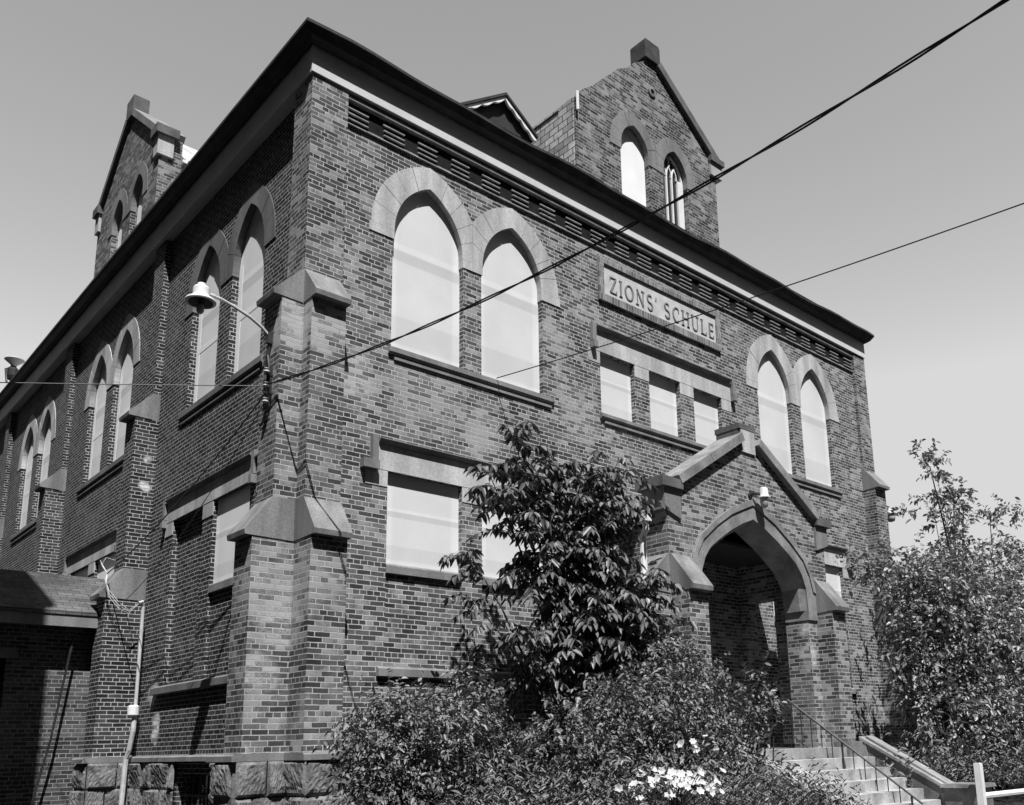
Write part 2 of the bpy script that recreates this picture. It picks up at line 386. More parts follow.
for s0, s1 in lowF: lower(FR, s0, s1, .085, M['brick'], M['panel'])
for i, (s0, s1) in enumerate(lowL): lower(LF, s0, s1, .06 if i != 1 else .10, M['brickL'], M['panelL'], i == 1)
for q in (lowF[0:2], lowF[2:4]):
    bm = bmesh.new(); FR.side(bm, [(-.3, .97), (.07, .97), (.07, 1.07), (-.02, 1.115), (-.3, 1.115)], q[0][0] - .12, q[1][1] + .1); fin(bm, 'window_sill', M['stoneD'], SCH)
for k in range(4):
    bm = bmesh.new(); LF.side(bm, [(-.3, .97), (.075, .97), (.075, 1.07), (-.02, 1.115), (-.3, 1.115)], 1.35 + 5.94 * k, 5.0 + 5.94 * k); fin(bm, 'window_sill', M['stoneS'], SCH)

# corner pilasters and buttresses
def pilaster(x0, x1, y0, y1, z0, z1):
    bm = bmesh.new(); box(bm, x0, x1, y0, y1, z0, z1); return fin(bm, 'pilaster', M['brickB'], SCH)
pilaster(0, .575, -.08, .455, -1.25, 9.585); pilaster(14.93, 15.46, -.08, .455, -1.25, 9.585)
def buttress(F, s0, s1, p1, p2, p3, zb=-1.25, mat=None):
    bm = bmesh.new(); F.side(bm, [(-.04, zb), (p3, zb), (p3, 2.66), (p2, 3.1), (p2, 5.99), (p1, 6.4), (-.04, 6.4)], s0, s1)
    b = fin(bm, 'buttress', mat or M['brickB'], SCH)
    e = .012
    bm = bmesh.new(); F.side(bm, [(-.03, 2.64), (p3 + .10, 2.655), (p3 + .11, 2.72), (p2 + .004, 3.19), (-.03, 3.19)], s0 - e, s1 + e); fin(bm, 'cap', M['capstone'], b)
    bm = bmesh.new(); F.side(bm, [(-.03, 5.97), (p2 + .12, 5.985), (p2 + .13, 6.05), (p1 + .004, 6.48), (-.03, 6.48)], s0 - e, s1 + e); fin(bm, 'cap', M['capstone'], b)
    return b
buttress(FR, .012, .52, .082, .31, .53); buttress(LC, -.068, .44, .006, .30, .54)
buttress(FR, 14.94, 15.445, .082, .31, .53); buttress(RC, -.068, .44, .035, .3, .57)
for k in range(4):
    s = 5.79 + 5.94 * k
    bm = bmesh.new(); LF.box(bm, s, s + .52, -.02, .12, -1.25, 9.585); fin(bm, 'pilaster', M['brickL'], SCH)
    buttress(LF, s + .01, s + .51, .122, .40, .64, mat=M['brickL'])

# corbel table under the frieze: thin projecting courses over a recess whose shade is put into the colour
bm = bmesh.new(); FR.box(bm, .575, 14.93, -.2, -.010, 9.09, 9.485); fin(bm, 'corbel_recess', M['recess_shade'], SCH)
bm = bmesh.new()
FR.box(bm, .58, 14.925, -.05, .066, 9.487, 9.53)
FR.box(bm, .58, 14.925, -.05, .04, 9.085, 9.103)
x = .585
while x < 14.6:
    w = .37 + random.uniform(-.015, .015)
    for z in (9.19, 9.275, 9.365):
        if random.random() < .05: continue
        FR.box(bm, x + random.uniform(-.01, .01), min(x + w, 14.92), -.03, .020 + random.uniform(-.005, .006), z, z + .017)
    FR.box(bm, x + .375, min(x + .63, 14.92), -.03, .012, 9.106, 9.135)
    x += .635
fin(bm, 'corbel_table', M['corbel'], SCH)

# frieze, gutter: mitred rings round the building; offsets (front, left, right)
def ring(name, prof, mat, wav=0, parent=SCH):
    bm = bmesh.new(); nf = 46; nl = 30; rings = []
    for j, (f, l, r, z) in enumerate(prof):
        P = []; outer = f > .3
        def add(x, y, k):
            P.append((x, y, z))
        x0, x1, y0, y1 = -l, 15.42 + r, -f, 24 + f
        for i in range(nf):
            t = i / nf; x = x0 + (x1 - x0) * t
            wz = wav * (math.sin(x * 1.35 + .6) * .6 + math.sin(x * 2.9) * .4) if outer and 0 < i else 0
            P.append((x, y0 - wz * .6, z + wz))
        for i in range(nl): P.append((x1, y0 + (y1 - y0) * i / nl, z))
        for i in range(nf): P.append((x1 + (x0 - x1) * i / nf, y1, z))
        for i in range(nl): P.append((x0, y1 + (y0 - y1) * i / nl, z))
        rings.append([bm.verts.new(p) for p in P])
    n = len(rings[0])
    for a, b in zip(rings, rings[1:] + rings[:1]):
        for k in range(n): bm.faces.new((a[k], a[(k + 1) % n], b[(k + 1) % n], b[k]))
    return fin(bm, name, mat, parent)
ring('frieze', [(-.2, -.3, -.2, 9.59), (.115, .035, .05, 9.59), (.115, .035, .05, 10.03), (-.2, -.3, -.2, 10.03)], M['frieze'])
ring('gutter', [(-.2, -.3, -.2, 10.034), (.15, .06, .07, 10.034), (.17, .08, .08, 9.995), (.27, .15, .13, 10.04), (.325, .21, .18, 10.12), (.35, .25, .2, 10.145), (.35, .25, .2, 10.195), (.33, .2, .15, 10.20), (-.2, -.3, -.2, 10.20)], M['gutter'], .028)
# main roof: low hip
bm = bmesh.new(); e = .3; rz = 10.205; H = 2.55
v = [bm.verts.new(p) for p in ((-.2, -.32, rz), (15.65, -.32, rz), (15.65, 24.3, rz), (-.2, 24.3, rz), (7.7, 7.6, rz + H), (7.7, 16.5, rz + H))]
for f in ((0, 1, 4), (1, 2, 5, 4), (2, 3, 5), (3, 0, 4, 5), (0, 3, 2, 1)): bm.faces.new([v[i] for i in f])
fin(bm, 'roof', M['slate'], SCH)

# inscription
bm = bmesh.new(); a0, a1, b0, b1 = 5.80, 9.42, 8.02, 8.93
for (s0, s1, z0, z1) in ((a0, a1, b1 - .145, b1), (a0, a1, b0, b0 + .145), (a0, a0 + .13, b0 + .147, b1 - .147), (a1 - .13, a1, b0 + .147, b1 - .147)):
    FR.box(bm, s0, s1, -.05, .055, z0, z1)
SG = fin(bm, 'inscription', M['soldier'], SCH)
for l in SG.data.uv_layers[0].data: l.uv = (l.uv[0], l.uv[1] - b0)
bm = bmesh.new(); FR.box(bm, a0 + .132, a1 - .132, -.05, .018, b0 + .147, b1 - .147); fin(bm, 'panel', M['signstone'], SG)
def glyphs(bm, F, text, s, z, h, d0, d1):
    TH, TN = .115, .05
    def rib(pts, w0, w1=None):
        n = len(pts); L = []; R = []
        for i, (x, y) in enumerate(pts):
            xa, ya = pts[max(i - 1, 0)]; xb, yb = pts[min(i + 1, n - 1)]
            dx, dy = xb - xa, yb - ya; m = math.hypot(dx, dy) or 1
            w = w0 if w1 is None else (w0 + (w1 - w0) * math.sin(PI * i / (n - 1)))
            L.append((x - dy / m * w / 2, y + dx / m * w / 2)); R.append((x + dy / m * w / 2, y - dx / m * w / 2))
        for i in range(n - 1):
            q = [L[i], L[i + 1], R[i + 1], R[i]]
            F.prism(bm, [(s + a * h, z + b * h) for a, b in q], d0, d1)
    def serif(x, y): rib([(x - .13, y + (.02 if y < .5 else -.02)), (x + .13, y + (.02 if y < .5 else -.02))], .04)
    def arc(cx, cy, rx, ry, a0, a1, w0, w1, n=12): rib([(cx + rx * math.cos(math.radians(a0 + (a1 - a0) * i / n)), cy + ry * math.sin(math.radians(a0 + (a1 - a0) * i / n))) for i in range(n + 1)], w0, w1)
    for ch in text:
        w = .6
        if ch == 'Z': rib([(.04, .97), (.56, .97)], TN); rib([(.53, .96), (.06, .04)], TH); rib([(.04, .03), (.58, .03)], TN); rib([(.05, .97), (.05, .80)], TN); rib([(.57, .03), (.57, .2)], TN)
        elif ch == 'I': w = .26; rib([(.13, 0), (.13, 1)], TH); serif(.13, 0); serif(.13, 1)
        elif ch == 'O': w = .76; arc(.38, .5, .32, .47, 90, 270, .05, TH); arc(.38, .5, .32, .47, 270, 450, .05, TH)
        elif ch == 'N': w = .74; rib([(.12, 0), (.12, 1)], TN); rib([(.12, .98), (.62, .02)], TH); rib([(.62, 0), (.62, 1)], TN); serif(.12, 0); serif(.62, 1)
        elif ch == 'S': w = .56; arc(.28, .74, .2, .24, 30, 270, .05, .11); arc(.28, .26, .22, .24, 90, -150, .05, .12)
        elif ch == "'": w = .2; rib([(.12, 1), (.08, .78)], .07)
        elif ch == ' ': w = .22
        elif ch == 'C': w = .7; arc(.4, .5, .32, .47, 50, 310, .05, TH); rib([(.61, .84), (.61, .66)], TN)
        elif ch == 'H': w = .74; rib([(.12, 0), (.12, 1)], TH); rib([(.62, 0), (.62, 1)], TH); rib([(.12, .52), (.62, .52)], TN); [serif(a, b) for a in (.12, .62) for b in (0, 1)]
        elif ch == 'U': w = .74; rib([(.12, 1), (.12, .3)], TH); arc(.36, .3, .24, .28, 180, 360, TN, .09); rib([(.6, .3), (.6, 1)], TN); serif(.12, 1); serif(.6, 1)
        elif ch == 'L': w = .56; rib([(.12, 0), (.12, 1)], TH); rib([(.12, .03), (.54, .03)], TN); rib([(.53, .03), (.53, .2)], TN); serif(.12, 1); serif(.12, 0)
        elif ch == 'E': w = .58; rib([(.12, 0), (.12, 1)], TH); [rib([(.12, q), (.5, q)], TN) for q in (.03, .52, .97)]; rib([(.52, .03), (.52, .2)], TN); rib([(.49, .97), (.49, .82)], TN)
        s += (w + .2) * h
    return s
bm = bmesh.new(); glyphs(bm, FR, "ZIONS' SCHULE", 6.10, 8.26, .325, .016, .034); fin(bm, 'lettering', M['letter'], SG)

# front dormer
def dormer_wall(F, s0, s1, ap, zk, za, wins, thick, mat, parent, zbase=9.9, rough=True):
    A = bmesh.new()
    poly = [(s0, zbase), (s1, zbase), (s1, zk[1])]
    n = 9
    for i in range(1, n): t = i / n; poly.append((s1 + (ap - s1) * t, zk[1] + (za - zk[1]) * t))
    poly.append((ap, za))
    for i in range(1, n): t = i / n; poly.append((ap + (s0 - ap) * t + (random.uniform(-.03, .03) if rough else 0), za + (zk[0] - za) * t + (.10 * math.sin(PI * t) + random.uniform(-.03, .03) if rough else 0)))
    poly.append((s0, zk[0]))
    F.prism(A, poly, -thick, 0)
    B = bmesh.new()
    for (a, b, z0, zs, zt) in wins: F.prism(B, arch_poly(a, b, z0, zs, zt, grow=.02), -thick * .75, .2)
    return boolean(A, B, 'dormer', mat, parent)
fw = [(6.65, 7.46, 10.3, 11.75, 12.31), (7.93, 8.68, 10.3, 11.75, 12.31)]
DF = dormer_wall(FD, 5.40, 9.72, 7.66, (12.12, 12.62), 14.25, fw, .45, M['brickD'], SCH)
for i, (a, b, z0, zs, zt) in enumerate(fw):
    if i == 0: window_panel(FD, arch_poly(a, b, z0, zs, zt, grow=.03), -.13, M['board'], DF)
    else:
        w = window_panel(FD, arch_poly(a, b, z0, zs, zt, grow=.03), -.15, M['glass'], DF); c = (a + b) / 2
        bm = bmesh.new()
        O = arch_poly(a + .005, b - .005, z0, zs, zt - .01)[2:]; I = arch_poly(a + .055, b - .055, z0, zs, zt - .08)[2:]
        for k in range(len(O) - 1): FD.prism(bm, [O[k], O[k + 1], I[k + 1], I[k]], -.149, -.11)
        FD.box(bm, a + .005, a + .055, -.149, -.11, z0, zs - .002); FD.box(bm, b - .18, b - .005, -.149, -.105, z0, zs - .002)
        th = (b - .18 - a - .055) / 3
        for k in (1, 2): xx = a + .055 + th * k; FD.box(bm, xx - .018, xx + .018, -.149, -.112, z0, zs - .01)
        for k in range(3):
            xx = a + .055 + th * k; q = arch_poly(xx, xx + th, zs - .01, zs, zs + .26, 5)[2:]; q2 = arch_poly(xx + .025, xx + th - .025, zs - .01, zs, zs + .21, 5)[2:]
            for j in range(len(q) - 1): FD.prism(bm, [q[j], q[j + 1], q2[j + 1], q2[j]], -.149, -.113 - .001 * k)
        FD.box(bm, c - .06, c - .03, -.149, -.1125, zs + .25, zt - .08)
        fin(bm, 'tracery', M['white'], w)
    m2 = (fw[0][1] + fw[1][0]) / 2
    voussoirs(FD, a, b, 11.6, zs, zt, .3, -.1, .012, m2 + .003 if i else None, None if i else m2 - .003, parent=DF, nb=4, mat=M['stoneD'])
bm = bmesh.new()                                   # coping down the right slope with its kneeler
ap, za, s1, zk = 7.66, 14.22, 9.70, 12.64
dx, dz = s1 - ap, zk - za; L = math.hypot(dx, dz); nx, nz = -dz / L, dx / L
q = [(ap + .15, za - .11), (s1 + .02, zk), (s1 + .02 + nx * .17, zk + nz * .17), (ap + .15 + nx * .17, za - .11 + nz * .17)]
FD.prism(bm, q, -.5, .09); fin(bm, 'coping', M['coping'], DF)
bm = bmesh.new(); FD.box(bm, 9.5, 9.90, -.45, .06, 12.30, 12.62); fin(bm, 'kneeler', M['stone'], DF)
bm = bmesh.new(); FD.box(bm, 9.48, 9.95, -.5, .11, 12.625, 12.76); fin(bm, 'coping', M['coping'], DF)
bm = bmesh.new(); FD.box(bm, 7.43, 7.90, -.34, .08, 14.15, 14.55); FD.prism(bm, [(7.43, 14.553), (7.90, 14.553), (7.87, 14.60), (7.46, 14.60)], -.33, .075); fin(bm, 'finial', M['finial'], DF)
bm = bmesh.new(); lathe(bm, [(.02, 0), (.11, 0), (.11, .05), (.06, .06), (.06, .02), (.02, .02)], (7.66, .07, 13.42), (0, -1, 0), 14); fin(bm, 'rosette', M['stoneD'], DF)
bm = bmesh.new(); box(bm, 5.385, 5.9, .09, 7.0, 10.0, 12.13); box(bm, 9.3, 9.735, .09, 7.0, 10.0, 12.13); fin(bm, 'cheek', M['slateL'], DF)
bm = bmesh.new(); solid(bm, [(5.36, .5, 12.06), (7.66, .5, 14.0), (9.74, .5, 12.06), (9.74, .5, 12.1), (7.66, .5, 14.12), (5.34, .5, 12.16)][:3] + [(7.66, .5, 14.08)][:0], [(5.36, 9, 12.06), (7.66, 9, 14.0), (9.74, 9, 12.06)]); fin(bm, 'dormer_roof', M['slate'], DF)
bm = bmesh.new(); tube(bm, [(5.40, -.02, 11.8), (5.40, -.02, 12.2)], .03, 6); fin(bm, 'pipe', M['white'], DF)

# side dormer
lw = [(7.70, 8.42, 10.3, 11.65, 12.2), (8.96, 9.68, 10.3, 11.65, 12.2)]
DL = dormer_wall(LD, 6.85, 10.85, 8.87, (12.5, 12.5), 14.1, lw, .45, M['brickD'], SCH, rough=False)
for i, (a, b, z0, zs, zt) in enumerate(lw):
    window_panel(LD, arch_poly(a, b, z0, zs, zt, grow=.03), -.14, M['board'], DL)
    m2 = (lw[0][1] + lw[1][0]) / 2
    voussoirs(LD, a, b, 11.5, zs, zt, .27, -.1, .012, m2 + .003 if i else None, None if i else m2 - .003, parent=DL, nb=4, mat=M['stoneD'])
for sg, e in ((-1, 6.95), (1, 10.75)):
    bm = bmesh.new(); ap, za, zk = 8.87, 14.12, 12.55
    dx, dz = e - ap, zk - za; L = math.hypot(dx, dz); nx, nz = -dz / L * (1 if sg > 0 else -1), abs(dx) / L
    a0 = ap + sg * .16; z0 = za + dz * .16 / abs(dx)
    LD.prism(bm, [(a0, z0), (e, zk), (e + nx * .15, zk + nz * .15), (a0 + nx * .15, z0 + nz * .15)], -.5, .08); fin(bm, 'coping', M['stoneD' if sg < 0 else 'coping'], DL)
    bm = bmesh.new(); f = e - sg * .1
    LD.box(bm, min(f, f + sg * .26) , max(f, f + sg * .26), -.26, .06, 12.02, 12.46); fin(bm, 'kneeler', M['stone'], DL)
    bm = bmesh.new(); LD.box(bm, min(f - sg * .05, f + sg * .33), max(f - sg * .05, f + sg * .33), -.34, .12, 12.463, 12.66); fin(bm, 'coping', M['coping'], DL)
bm = bmesh.new(); LD.box(bm, 8.65, 9.1, -.26, .08, 14.02, 14.48); fin(bm, 'finial', M['coping'], DL)
bm = bmesh.new(); box(bm, .57, 6.0, 6.9, 10.8, 10.0, 12.0); fin(bm, 'cheek', M['slateL'], DL)
bm = bmesh.new(); solid(bm, [(.56, 6.75, 12.0), (.56, 8.87, 13.9), (.56, 10.95, 12.0)], [(7, 6.75, 12.0), (7, 8.87, 13.9), (7, 10.95, 12.0)]); fin(bm, 'dormer_roof', M['stone'], DL)
bm = bmesh.new(); tube(bm, [(.62, 6.66, 11.95), (3.0, 6.66, 11.95)], .06, 6); fin(bm, 'gutter', M['gutter'], DL)

# small timber gablet between corner and front dormer
bm = bmesh.new(); solid(bm, [(3.5, 1.12, 10.6), (5.2, 1.12, 10.6), (5.2, 1.12, 11.62), (4.47, 1.12, 12.14), (3.5, 1.12, 11.42)], [(3.5, 4, 10.6), (5.2, 4, 10.6), (5.2, 4, 11.62), (4.47, 4, 12.14), (3.5, 4, 11.42)])
GB = fin(bm, 'gablet', M['dark'], SCH)
bm = bmesh.new()
for (xa, za_, xb, zb_) in ((4.47, 12.28, 3.3, 11.42), (4.47, 12.28, 5.26, 11.72)):
    solid(bm, [(xa, .97, za_ - .06), (xb, .97, zb_ - .06), (xb, .97, zb_), (xa, .97, za_)], [(xa, 4, za_ - .06), (xb, 4, zb_ - .06), (xb, 4, zb_), (xa, 4, za_)])
fin(bm, 'gablet_roof', M['gutter'], GB)
bm = bmesh.new()
for (xa, za_, xb, zb_) in ((4.47, 12.205, 3.35, 11.385), (4.47, 12.205, 5.24, 11.655)):
    n = 22
    for i in range(n):
        t0, t1 = i / n, (i + 1) / n; w0 = .05 + .05 * abs(math.sin(t0 * PI * 4.0)); w1 = .05 + .05 * abs(math.sin(t1 * PI * 4.0))
        P = [(xa + (xb - xa) * t0, za_ + (zb_ - za_) * t0), (xa + (xb - xa) * t1, za_ + (zb_ - za_) * t1)]
        a = [(P[0][0], 1.0, P[0][1]), (P[1][0], 1.0, P[1][1]), (P[1][0], 1.0, P[1][1] - w1), (P[0][0], 1.0, P[0][1] - w0)]
        solid(bm, a, [(p[0], 1.05, p[2]) for p in a])
fin(bm, 'bargeboard', M['white'], GB)

# foundation: rock-faced blocks under a dressed ledge
def rockwall(bm, F, s0, s1, d, z0, z1, cw=.62, rh=.42, holes=()):
    z = z1
    while z > z0 + .05:
        h = min(rh, z - z0); s = s0 + (0 if int((z1 - z) / rh + .5) % 2 == 0 else -cw * .45)
        while s < s1 - .02:
            w = cw * random.uniform(.75, 1.35); a, b = max(s, s0), min(s + w, s1); s += w
            if b - a < .06: continue
            if any(a < q[1] and b > q[0] and z - h < q[3] and z > q[2] for q in holes):
                for q in holes:
                    if b > q[0] and a < q[1] and z - h < q[3] and z > q[2]:
                        if a < q[0]: b = q[0]
                        elif b > q[1]: a = q[1]
                        else: a = b
                if b - a < .06: continue
            nx_, nz_ = 16, 11; V = []
            pl = [(random.uniform(-.5, .5), random.uniform(-.5, .5), random.uniform(.03, .10)) for _ in range(4)]
            for j in range(nz_ + 1):
                for i in range(nx_ + 1):
                    u, v_ = i / nx_, j / nz_; edge = min(u * 1.5, (1 - u) * 1.5, v_, 1 - v_)
                    o = 0 if edge == 0 else min(.02 + edge * .5, min(p[2] + p[0] * .16 * (u - .5) + p[1] * .16 * (v_ - .5) for p in pl)) + random.uniform(-.008, .008)
                    V.append(bm.verts.new(F.p(a + .006 + (b - a - .012) * u, d + o, z - h + .006 + (h - .012) * v_)))
            for j in range(nz_):
                for i in range(nx_):
                    k = j * (nx_ + 1) + i; f = bm.faces.new((V[k], V[k + 1], V[k + nx_ + 2], V[k + nx_ + 1]))
        z -= h
bm = bmesh.new()
rockwall(bm, LF, .46, 5.75, .05, -1.35, -.10, holes=[(2.35, 3.75, -.9, -.30)])
rockwall(bm, FR, .58, 6.3, .06, -1.35, -.10)
rockwall(bm, FR, .0, .54, .60, -1.35, -.10, .5); rockwall(bm, LC, -.68, .46, .06 - .05, -1.35, -.10, .5)
rockwall(bm, LC, -.06, .46, .62, -1.35, -.10, .5); rockwall(bm, Face(lambda s, d, z: (s, -.08 - d, z)), -.63, .0, .06, -1.35, -.10, .5)
rockwall(bm, LF, 5.76, 6.33, .72, -1.35, -.10, .5); rockwall(bm, Face(lambda s, d, z: (s, 5.77 - d, z)), -.57, .15, .03, -1.35, -.10, .5)
FO = fin(bm, 'foundation', M['rock'], SCH, recalc=False)
def backing(*boxes):
    b = bmesh.new()
    for q in boxes: box(b, *q)
    return b
bm = backing((-.628, -.0, -.068, .45, -1.35, -.101), (.012, .54, -.60, -.0, -1.35, -.101))
fin(bm, 'foundation_core', M['rock'], FO)
bm = bmesh.new()
def ledge(F, s0, s1, d): F.side(bm, [(-.04, -.10), (d, -.10), (d, -.035), (d - .03, -.012), (-.04, -.01)], s0, s1)
ledge(LF, .63, 5.74, .09); ledge(FR, .63, 6.3, .10); ledge(FR, -.04, .60, .66); ledge(LC, -.14, .62, .68); ledge(LF, 5.745, 6.36, .80)
fin(bm, 'water_table', M['stoneD'], SCH)
bm = bmesh.new(); LF.box(bm, 2.36, 3.74, -.28, -.2, -.9, -.3); fin(bm, 'basement_window', M['glass'], SCH)
bm = bmesh.new()
for i in range(5): LF.box(bm, 2.5 + .27 * i, 2.53 + .27 * i, -.1, -.08, -.88, -.32)
LF.box(bm, 2.37, 3.73, -.1, -.078, -.62, -.58); fin(bm, 'window_bars', M['iron'], SCH)

# ------------------------------------------------------------------ porch
CX = 7.685
zf = -.15
inner = [(0, 3.77), (.30, 3.66), (.67, 3.48), (1.02, 3.27), (1.24, 3.12), (1.40, 2.93), (1.50, 2.70), (1.53, 2.29)]
outer = [(0, 4.13), (.27, 4.02), (.63, 3.88), (1.06, 3.62), (1.53, 3.26), (1.70, 2.97), (1.80, 2.62), (1.80, 2.27)]
zf = -.15
A = bmesh.new(); PF.prism(A, [(5.42, -1.3), (9.95, -1.3), (9.95, 3.95), (CX, 5.28), (5.42, 3.95)], -.48, 0)
B = bmesh.new(); ip = [(CX + x, z) for x, z in inner] + [(CX - x, z) for x, z in inner[::-1][:-1]]
ip = [(CX + 1.53, zf - .0)] + [(CX + x, z) for x, z in inner[::-1]] + [(CX - x, z) for x, z in inner[1:]] + [(CX - 1.53, zf)]
PF.prism(B, ip, -.8, .3)
PO = boolean(A, B, 'porch', M['brickB'], SCH)
for xa, xb in ((5.42, 5.80), (9.57, 9.95)):
    A = bmesh.new(); box(A, xa, xb, -1.265, -.005, -1.3, 3.4); B = bmesh.new(); box(B, xa + .1 if xa < 7 else xa - .2, xb + .2, -.80, -.10, zf + .0, 2.68)
    boolean(A, B, 'porch_wall', M['brickB'], PO)
bm = bmesh.new()
for sg in (-1, 1):
    for k in range(7):
        I = [(CX + sg * inner[j][0], inner[j][1]) for j in (k, k + 1)]; O = [(CX + sg * outer[j][0], outer[j][1]) for j in (k, k + 1)]
        I2 = [(CX + sg * (inner[j][0] - (.0 if j == 0 else .05)), inner[j][1] - (.07 if j < 6 else 0)) for j in (k, k + 1)]
        PF.prism(bm, [I[0], I[1], O[1], O[0]], -.475, .03)
        # chamfered inner order, set back
        M_ = [((I[i][0] * .0 + I2[i][0]), I2[i][1]) for i in (0, 1)]
        solid(bm, [PF.p(I[0][0], .0, I[0][1]), PF.p(I[1][0], .0, I[1][1]), PF.p(M_[1][0], -.12, M_[1][1]), PF.p(M_[0][0], -.12, M_[0][1])],
              [PF.p(I[0][0], -.46, I[0][1]), PF.p(I[1][0], -.46, I[1][1]), PF.p(M_[1][0], -.462, M_[1][1]), PF.p(M_[0][0], -.462, M_[0][1])])
        # hood roll along the outer edge, ends above the springing
        if k < 6:
            L = [(O[0][0] - (O[0][0] - I[0][0]) * .3, O[0][1] - (O[0][1] - I[0][1]) * .3), (O[1][0] - (O[1][0] - I[1][0]) * .3, O[1][1] - (O[1][1] - I[1][1]) * .3)]
            PF.prism(bm, [L[0], L[1], O[1], O[0]], .02, .055)
    PF.box(bm, *sorted((CX + sg * 1.515, CX + sg * 1.81)), -.475, .036, 2.12, 2.285)
fin(bm, 'stone_arch', M['copingL'], PO)
def pbutt(F, s0, s1, proj=.34):
    bm = bmesh.new(); F.side(bm, [(-.02, -1.3), (proj, -1.3), (proj, 2.35), (0, 2.75), (-.02, 2.75)], s0, s1); fin(bm, 'buttress', M['brickB'], PO)
    bm = bmesh.new(); F.side(bm, [(-.01, 2.26), (proj + .10, 2.28), (proj + .11, 2.35), (.04, 2.88), (-.01, 2.90)], s0 - .012, s1 + .012); fin(bm, 'cap', M['capstone'], PO)
pbutt(PF, 5.435, 5.90); pbutt(PF, 9.49, 9.935); pbutt(PL, -1.735, -1.30, .45); pbutt(PR, -1.735, -1.30, .45)
bm = bmesh.new()
sl = (5.30 - 4.08) / (CX - 5.74)
for sg in (-1, 1):
    ax, az, bx, bz = CX + sg * .20, 5.16, CX + sg * 1.98, 4.05
    dx, dz = bx - ax, bz - az; L = math.hypot(dx, dz); nx, nz = abs(dz) / L * sg, abs(dx) / L
    for t0, t1 in ((0, .52), (.525, 1)):
        a = (ax + dx * t0, az + dz * t0); b = (ax + dx * t1, az + dz * t1)
        PF.prism(bm, [a, b, (b[0] + nx * .15, b[1] + nz * .15), (a[0] + nx * .15, a[1] + nz * .15)], -.46, .11)
fin(bm, 'coping', M['copingL'], PO)
for sg in (-1, 1):
    a, b = sorted((CX + sg * 1.96, CX + sg * 2.36))
    bm = bmesh.new()
    PF.prism(bm, [(a, 3.47), (b, 3.60), (b, 3.95), (a, 3.95)] if sg > 0 else [(a, 3.60), (b, 3.47), (b, 3.95), (a, 3.95)], -.44, .04); fin(bm, 'kneeler', M['stoneD'], PO)
    bm = bmesh.new(); a2, b2 = sorted((CX + sg * 1.95, CX + sg * 2.45)); PF.prism(bm, [(a2, 3.953), (b2, 3.953), (b2, 4.10), (a2, 4.12)], -.5, .10); fin(bm, 'coping', M['coping'], PO)
bm = bmesh.new(); PF.box(bm, CX - .20, CX + .20, -.45, .03, 4.98, 5.40); fin(bm, 'finial', M['stone'], PO)
bm = bmesh.new(); PF.box(bm, CX - .26, CX + .23, -.5, .035, 5.403, 5.50); PF.box(bm, CX - .25, CX - .201, -.48, .0, 5.22, 5.40); fin(bm, 'finial', M['coping'], PO)
bm = bmesh.new()
for sg in (-1, 1):
    x0, x1 = CX, CX + sg * (2.62 if sg < 0 else 2.30)
    solid(bm, [(x0, -1.275, 4.86), (x1, -1.275, 3.42), (x1, -1.275, 3.50), (x0, -1.275, 4.94)], [(x0, -.01, 4.86), (x1, -.01, 3.42), (x1, -.01, 3.50), (x0, -.01, 4.94)])
fin(bm, 'porch_roof', M['slate'], PO)
bm = bmesh.new(); box(bm, 4.96, 5.10, -1.70, -.02, 3.36, 3.50); fin(bm, 'gutter', M['white'], PO)
bm = bmesh.new(); tube(bm, [(5.03, -1.62, 3.37), (5.06, -1.62, 3.25), (5.10, -1.5, 3.15), (5.10, -1.5, .0)], .055, 8); fin(bm, 'downspout', M['white'], PO)
bm = bmesh.new(); box(bm, 5.81, 9.56, -2.44, -.01, -.6, zf); fin(bm, 'porch_floor', M['concM'], PO)
bm = bmesh.new(); FR.box(bm, 6.95, 8.5, -.28, -.2, -.15, 2.35); fin(bm, 'door', M['dark'], SCH)
bm = bmesh.new(); box(bm, 5.81, 9.56, -1.26, -.01, 3.40, 3.46); fin(bm, 'porch_ceiling', M['dark'], PO)

# ------------------------------------------------------------------ entrance steps
ST = empty('entrance_steps', (7.6, -3.3, -1.5), 'worn concrete entrance steps leading up to the arched porch', 'steps')
for i in range(7):
    bm = bmesh.new(); y0 = -2.45 - .27 * i; z0 = zf - .17 * (i + 1)
    box(bm, 6.0, 9.35, y0 - .30, y0 - .003, z0 - .30, z0); bmesh.ops.bevel(bm, geom=bm.edges[:], offset=.015, segments=1)
    fin(bm, 'step', M['conc'], ST)
    if i in (0, 1, 2, 3):
        bm = bmesh.new()
        for q in (6.95, 7.03): tube(bm, [(q + .22 * i, y0 - .28, z0 + .004), (q + .22 * i, y0 - .02, z0 + .012)], .012, 4)
for sx in (5.7,):
    bm = bmesh.new(); solid(bm, [(sx, -2.4, -1.6), (sx, -4.4, -1.6), (sx, -4.4, -1.15), (sx, -2.9, -.22), (sx, -2.4, -.12)], [(sx + .28, -2.4, -1.6), (sx + .28, -4.4, -1.6), (sx + .28, -4.4, -1.15), (sx + .28, -2.9, -.22), (sx + .28, -2.4, -.12)])
    bmesh.ops.bevel(bm, geom=bm.edges[:], offset=.04, segments=2); fin(bm, 'cheek_wall', M['concM'], ST)
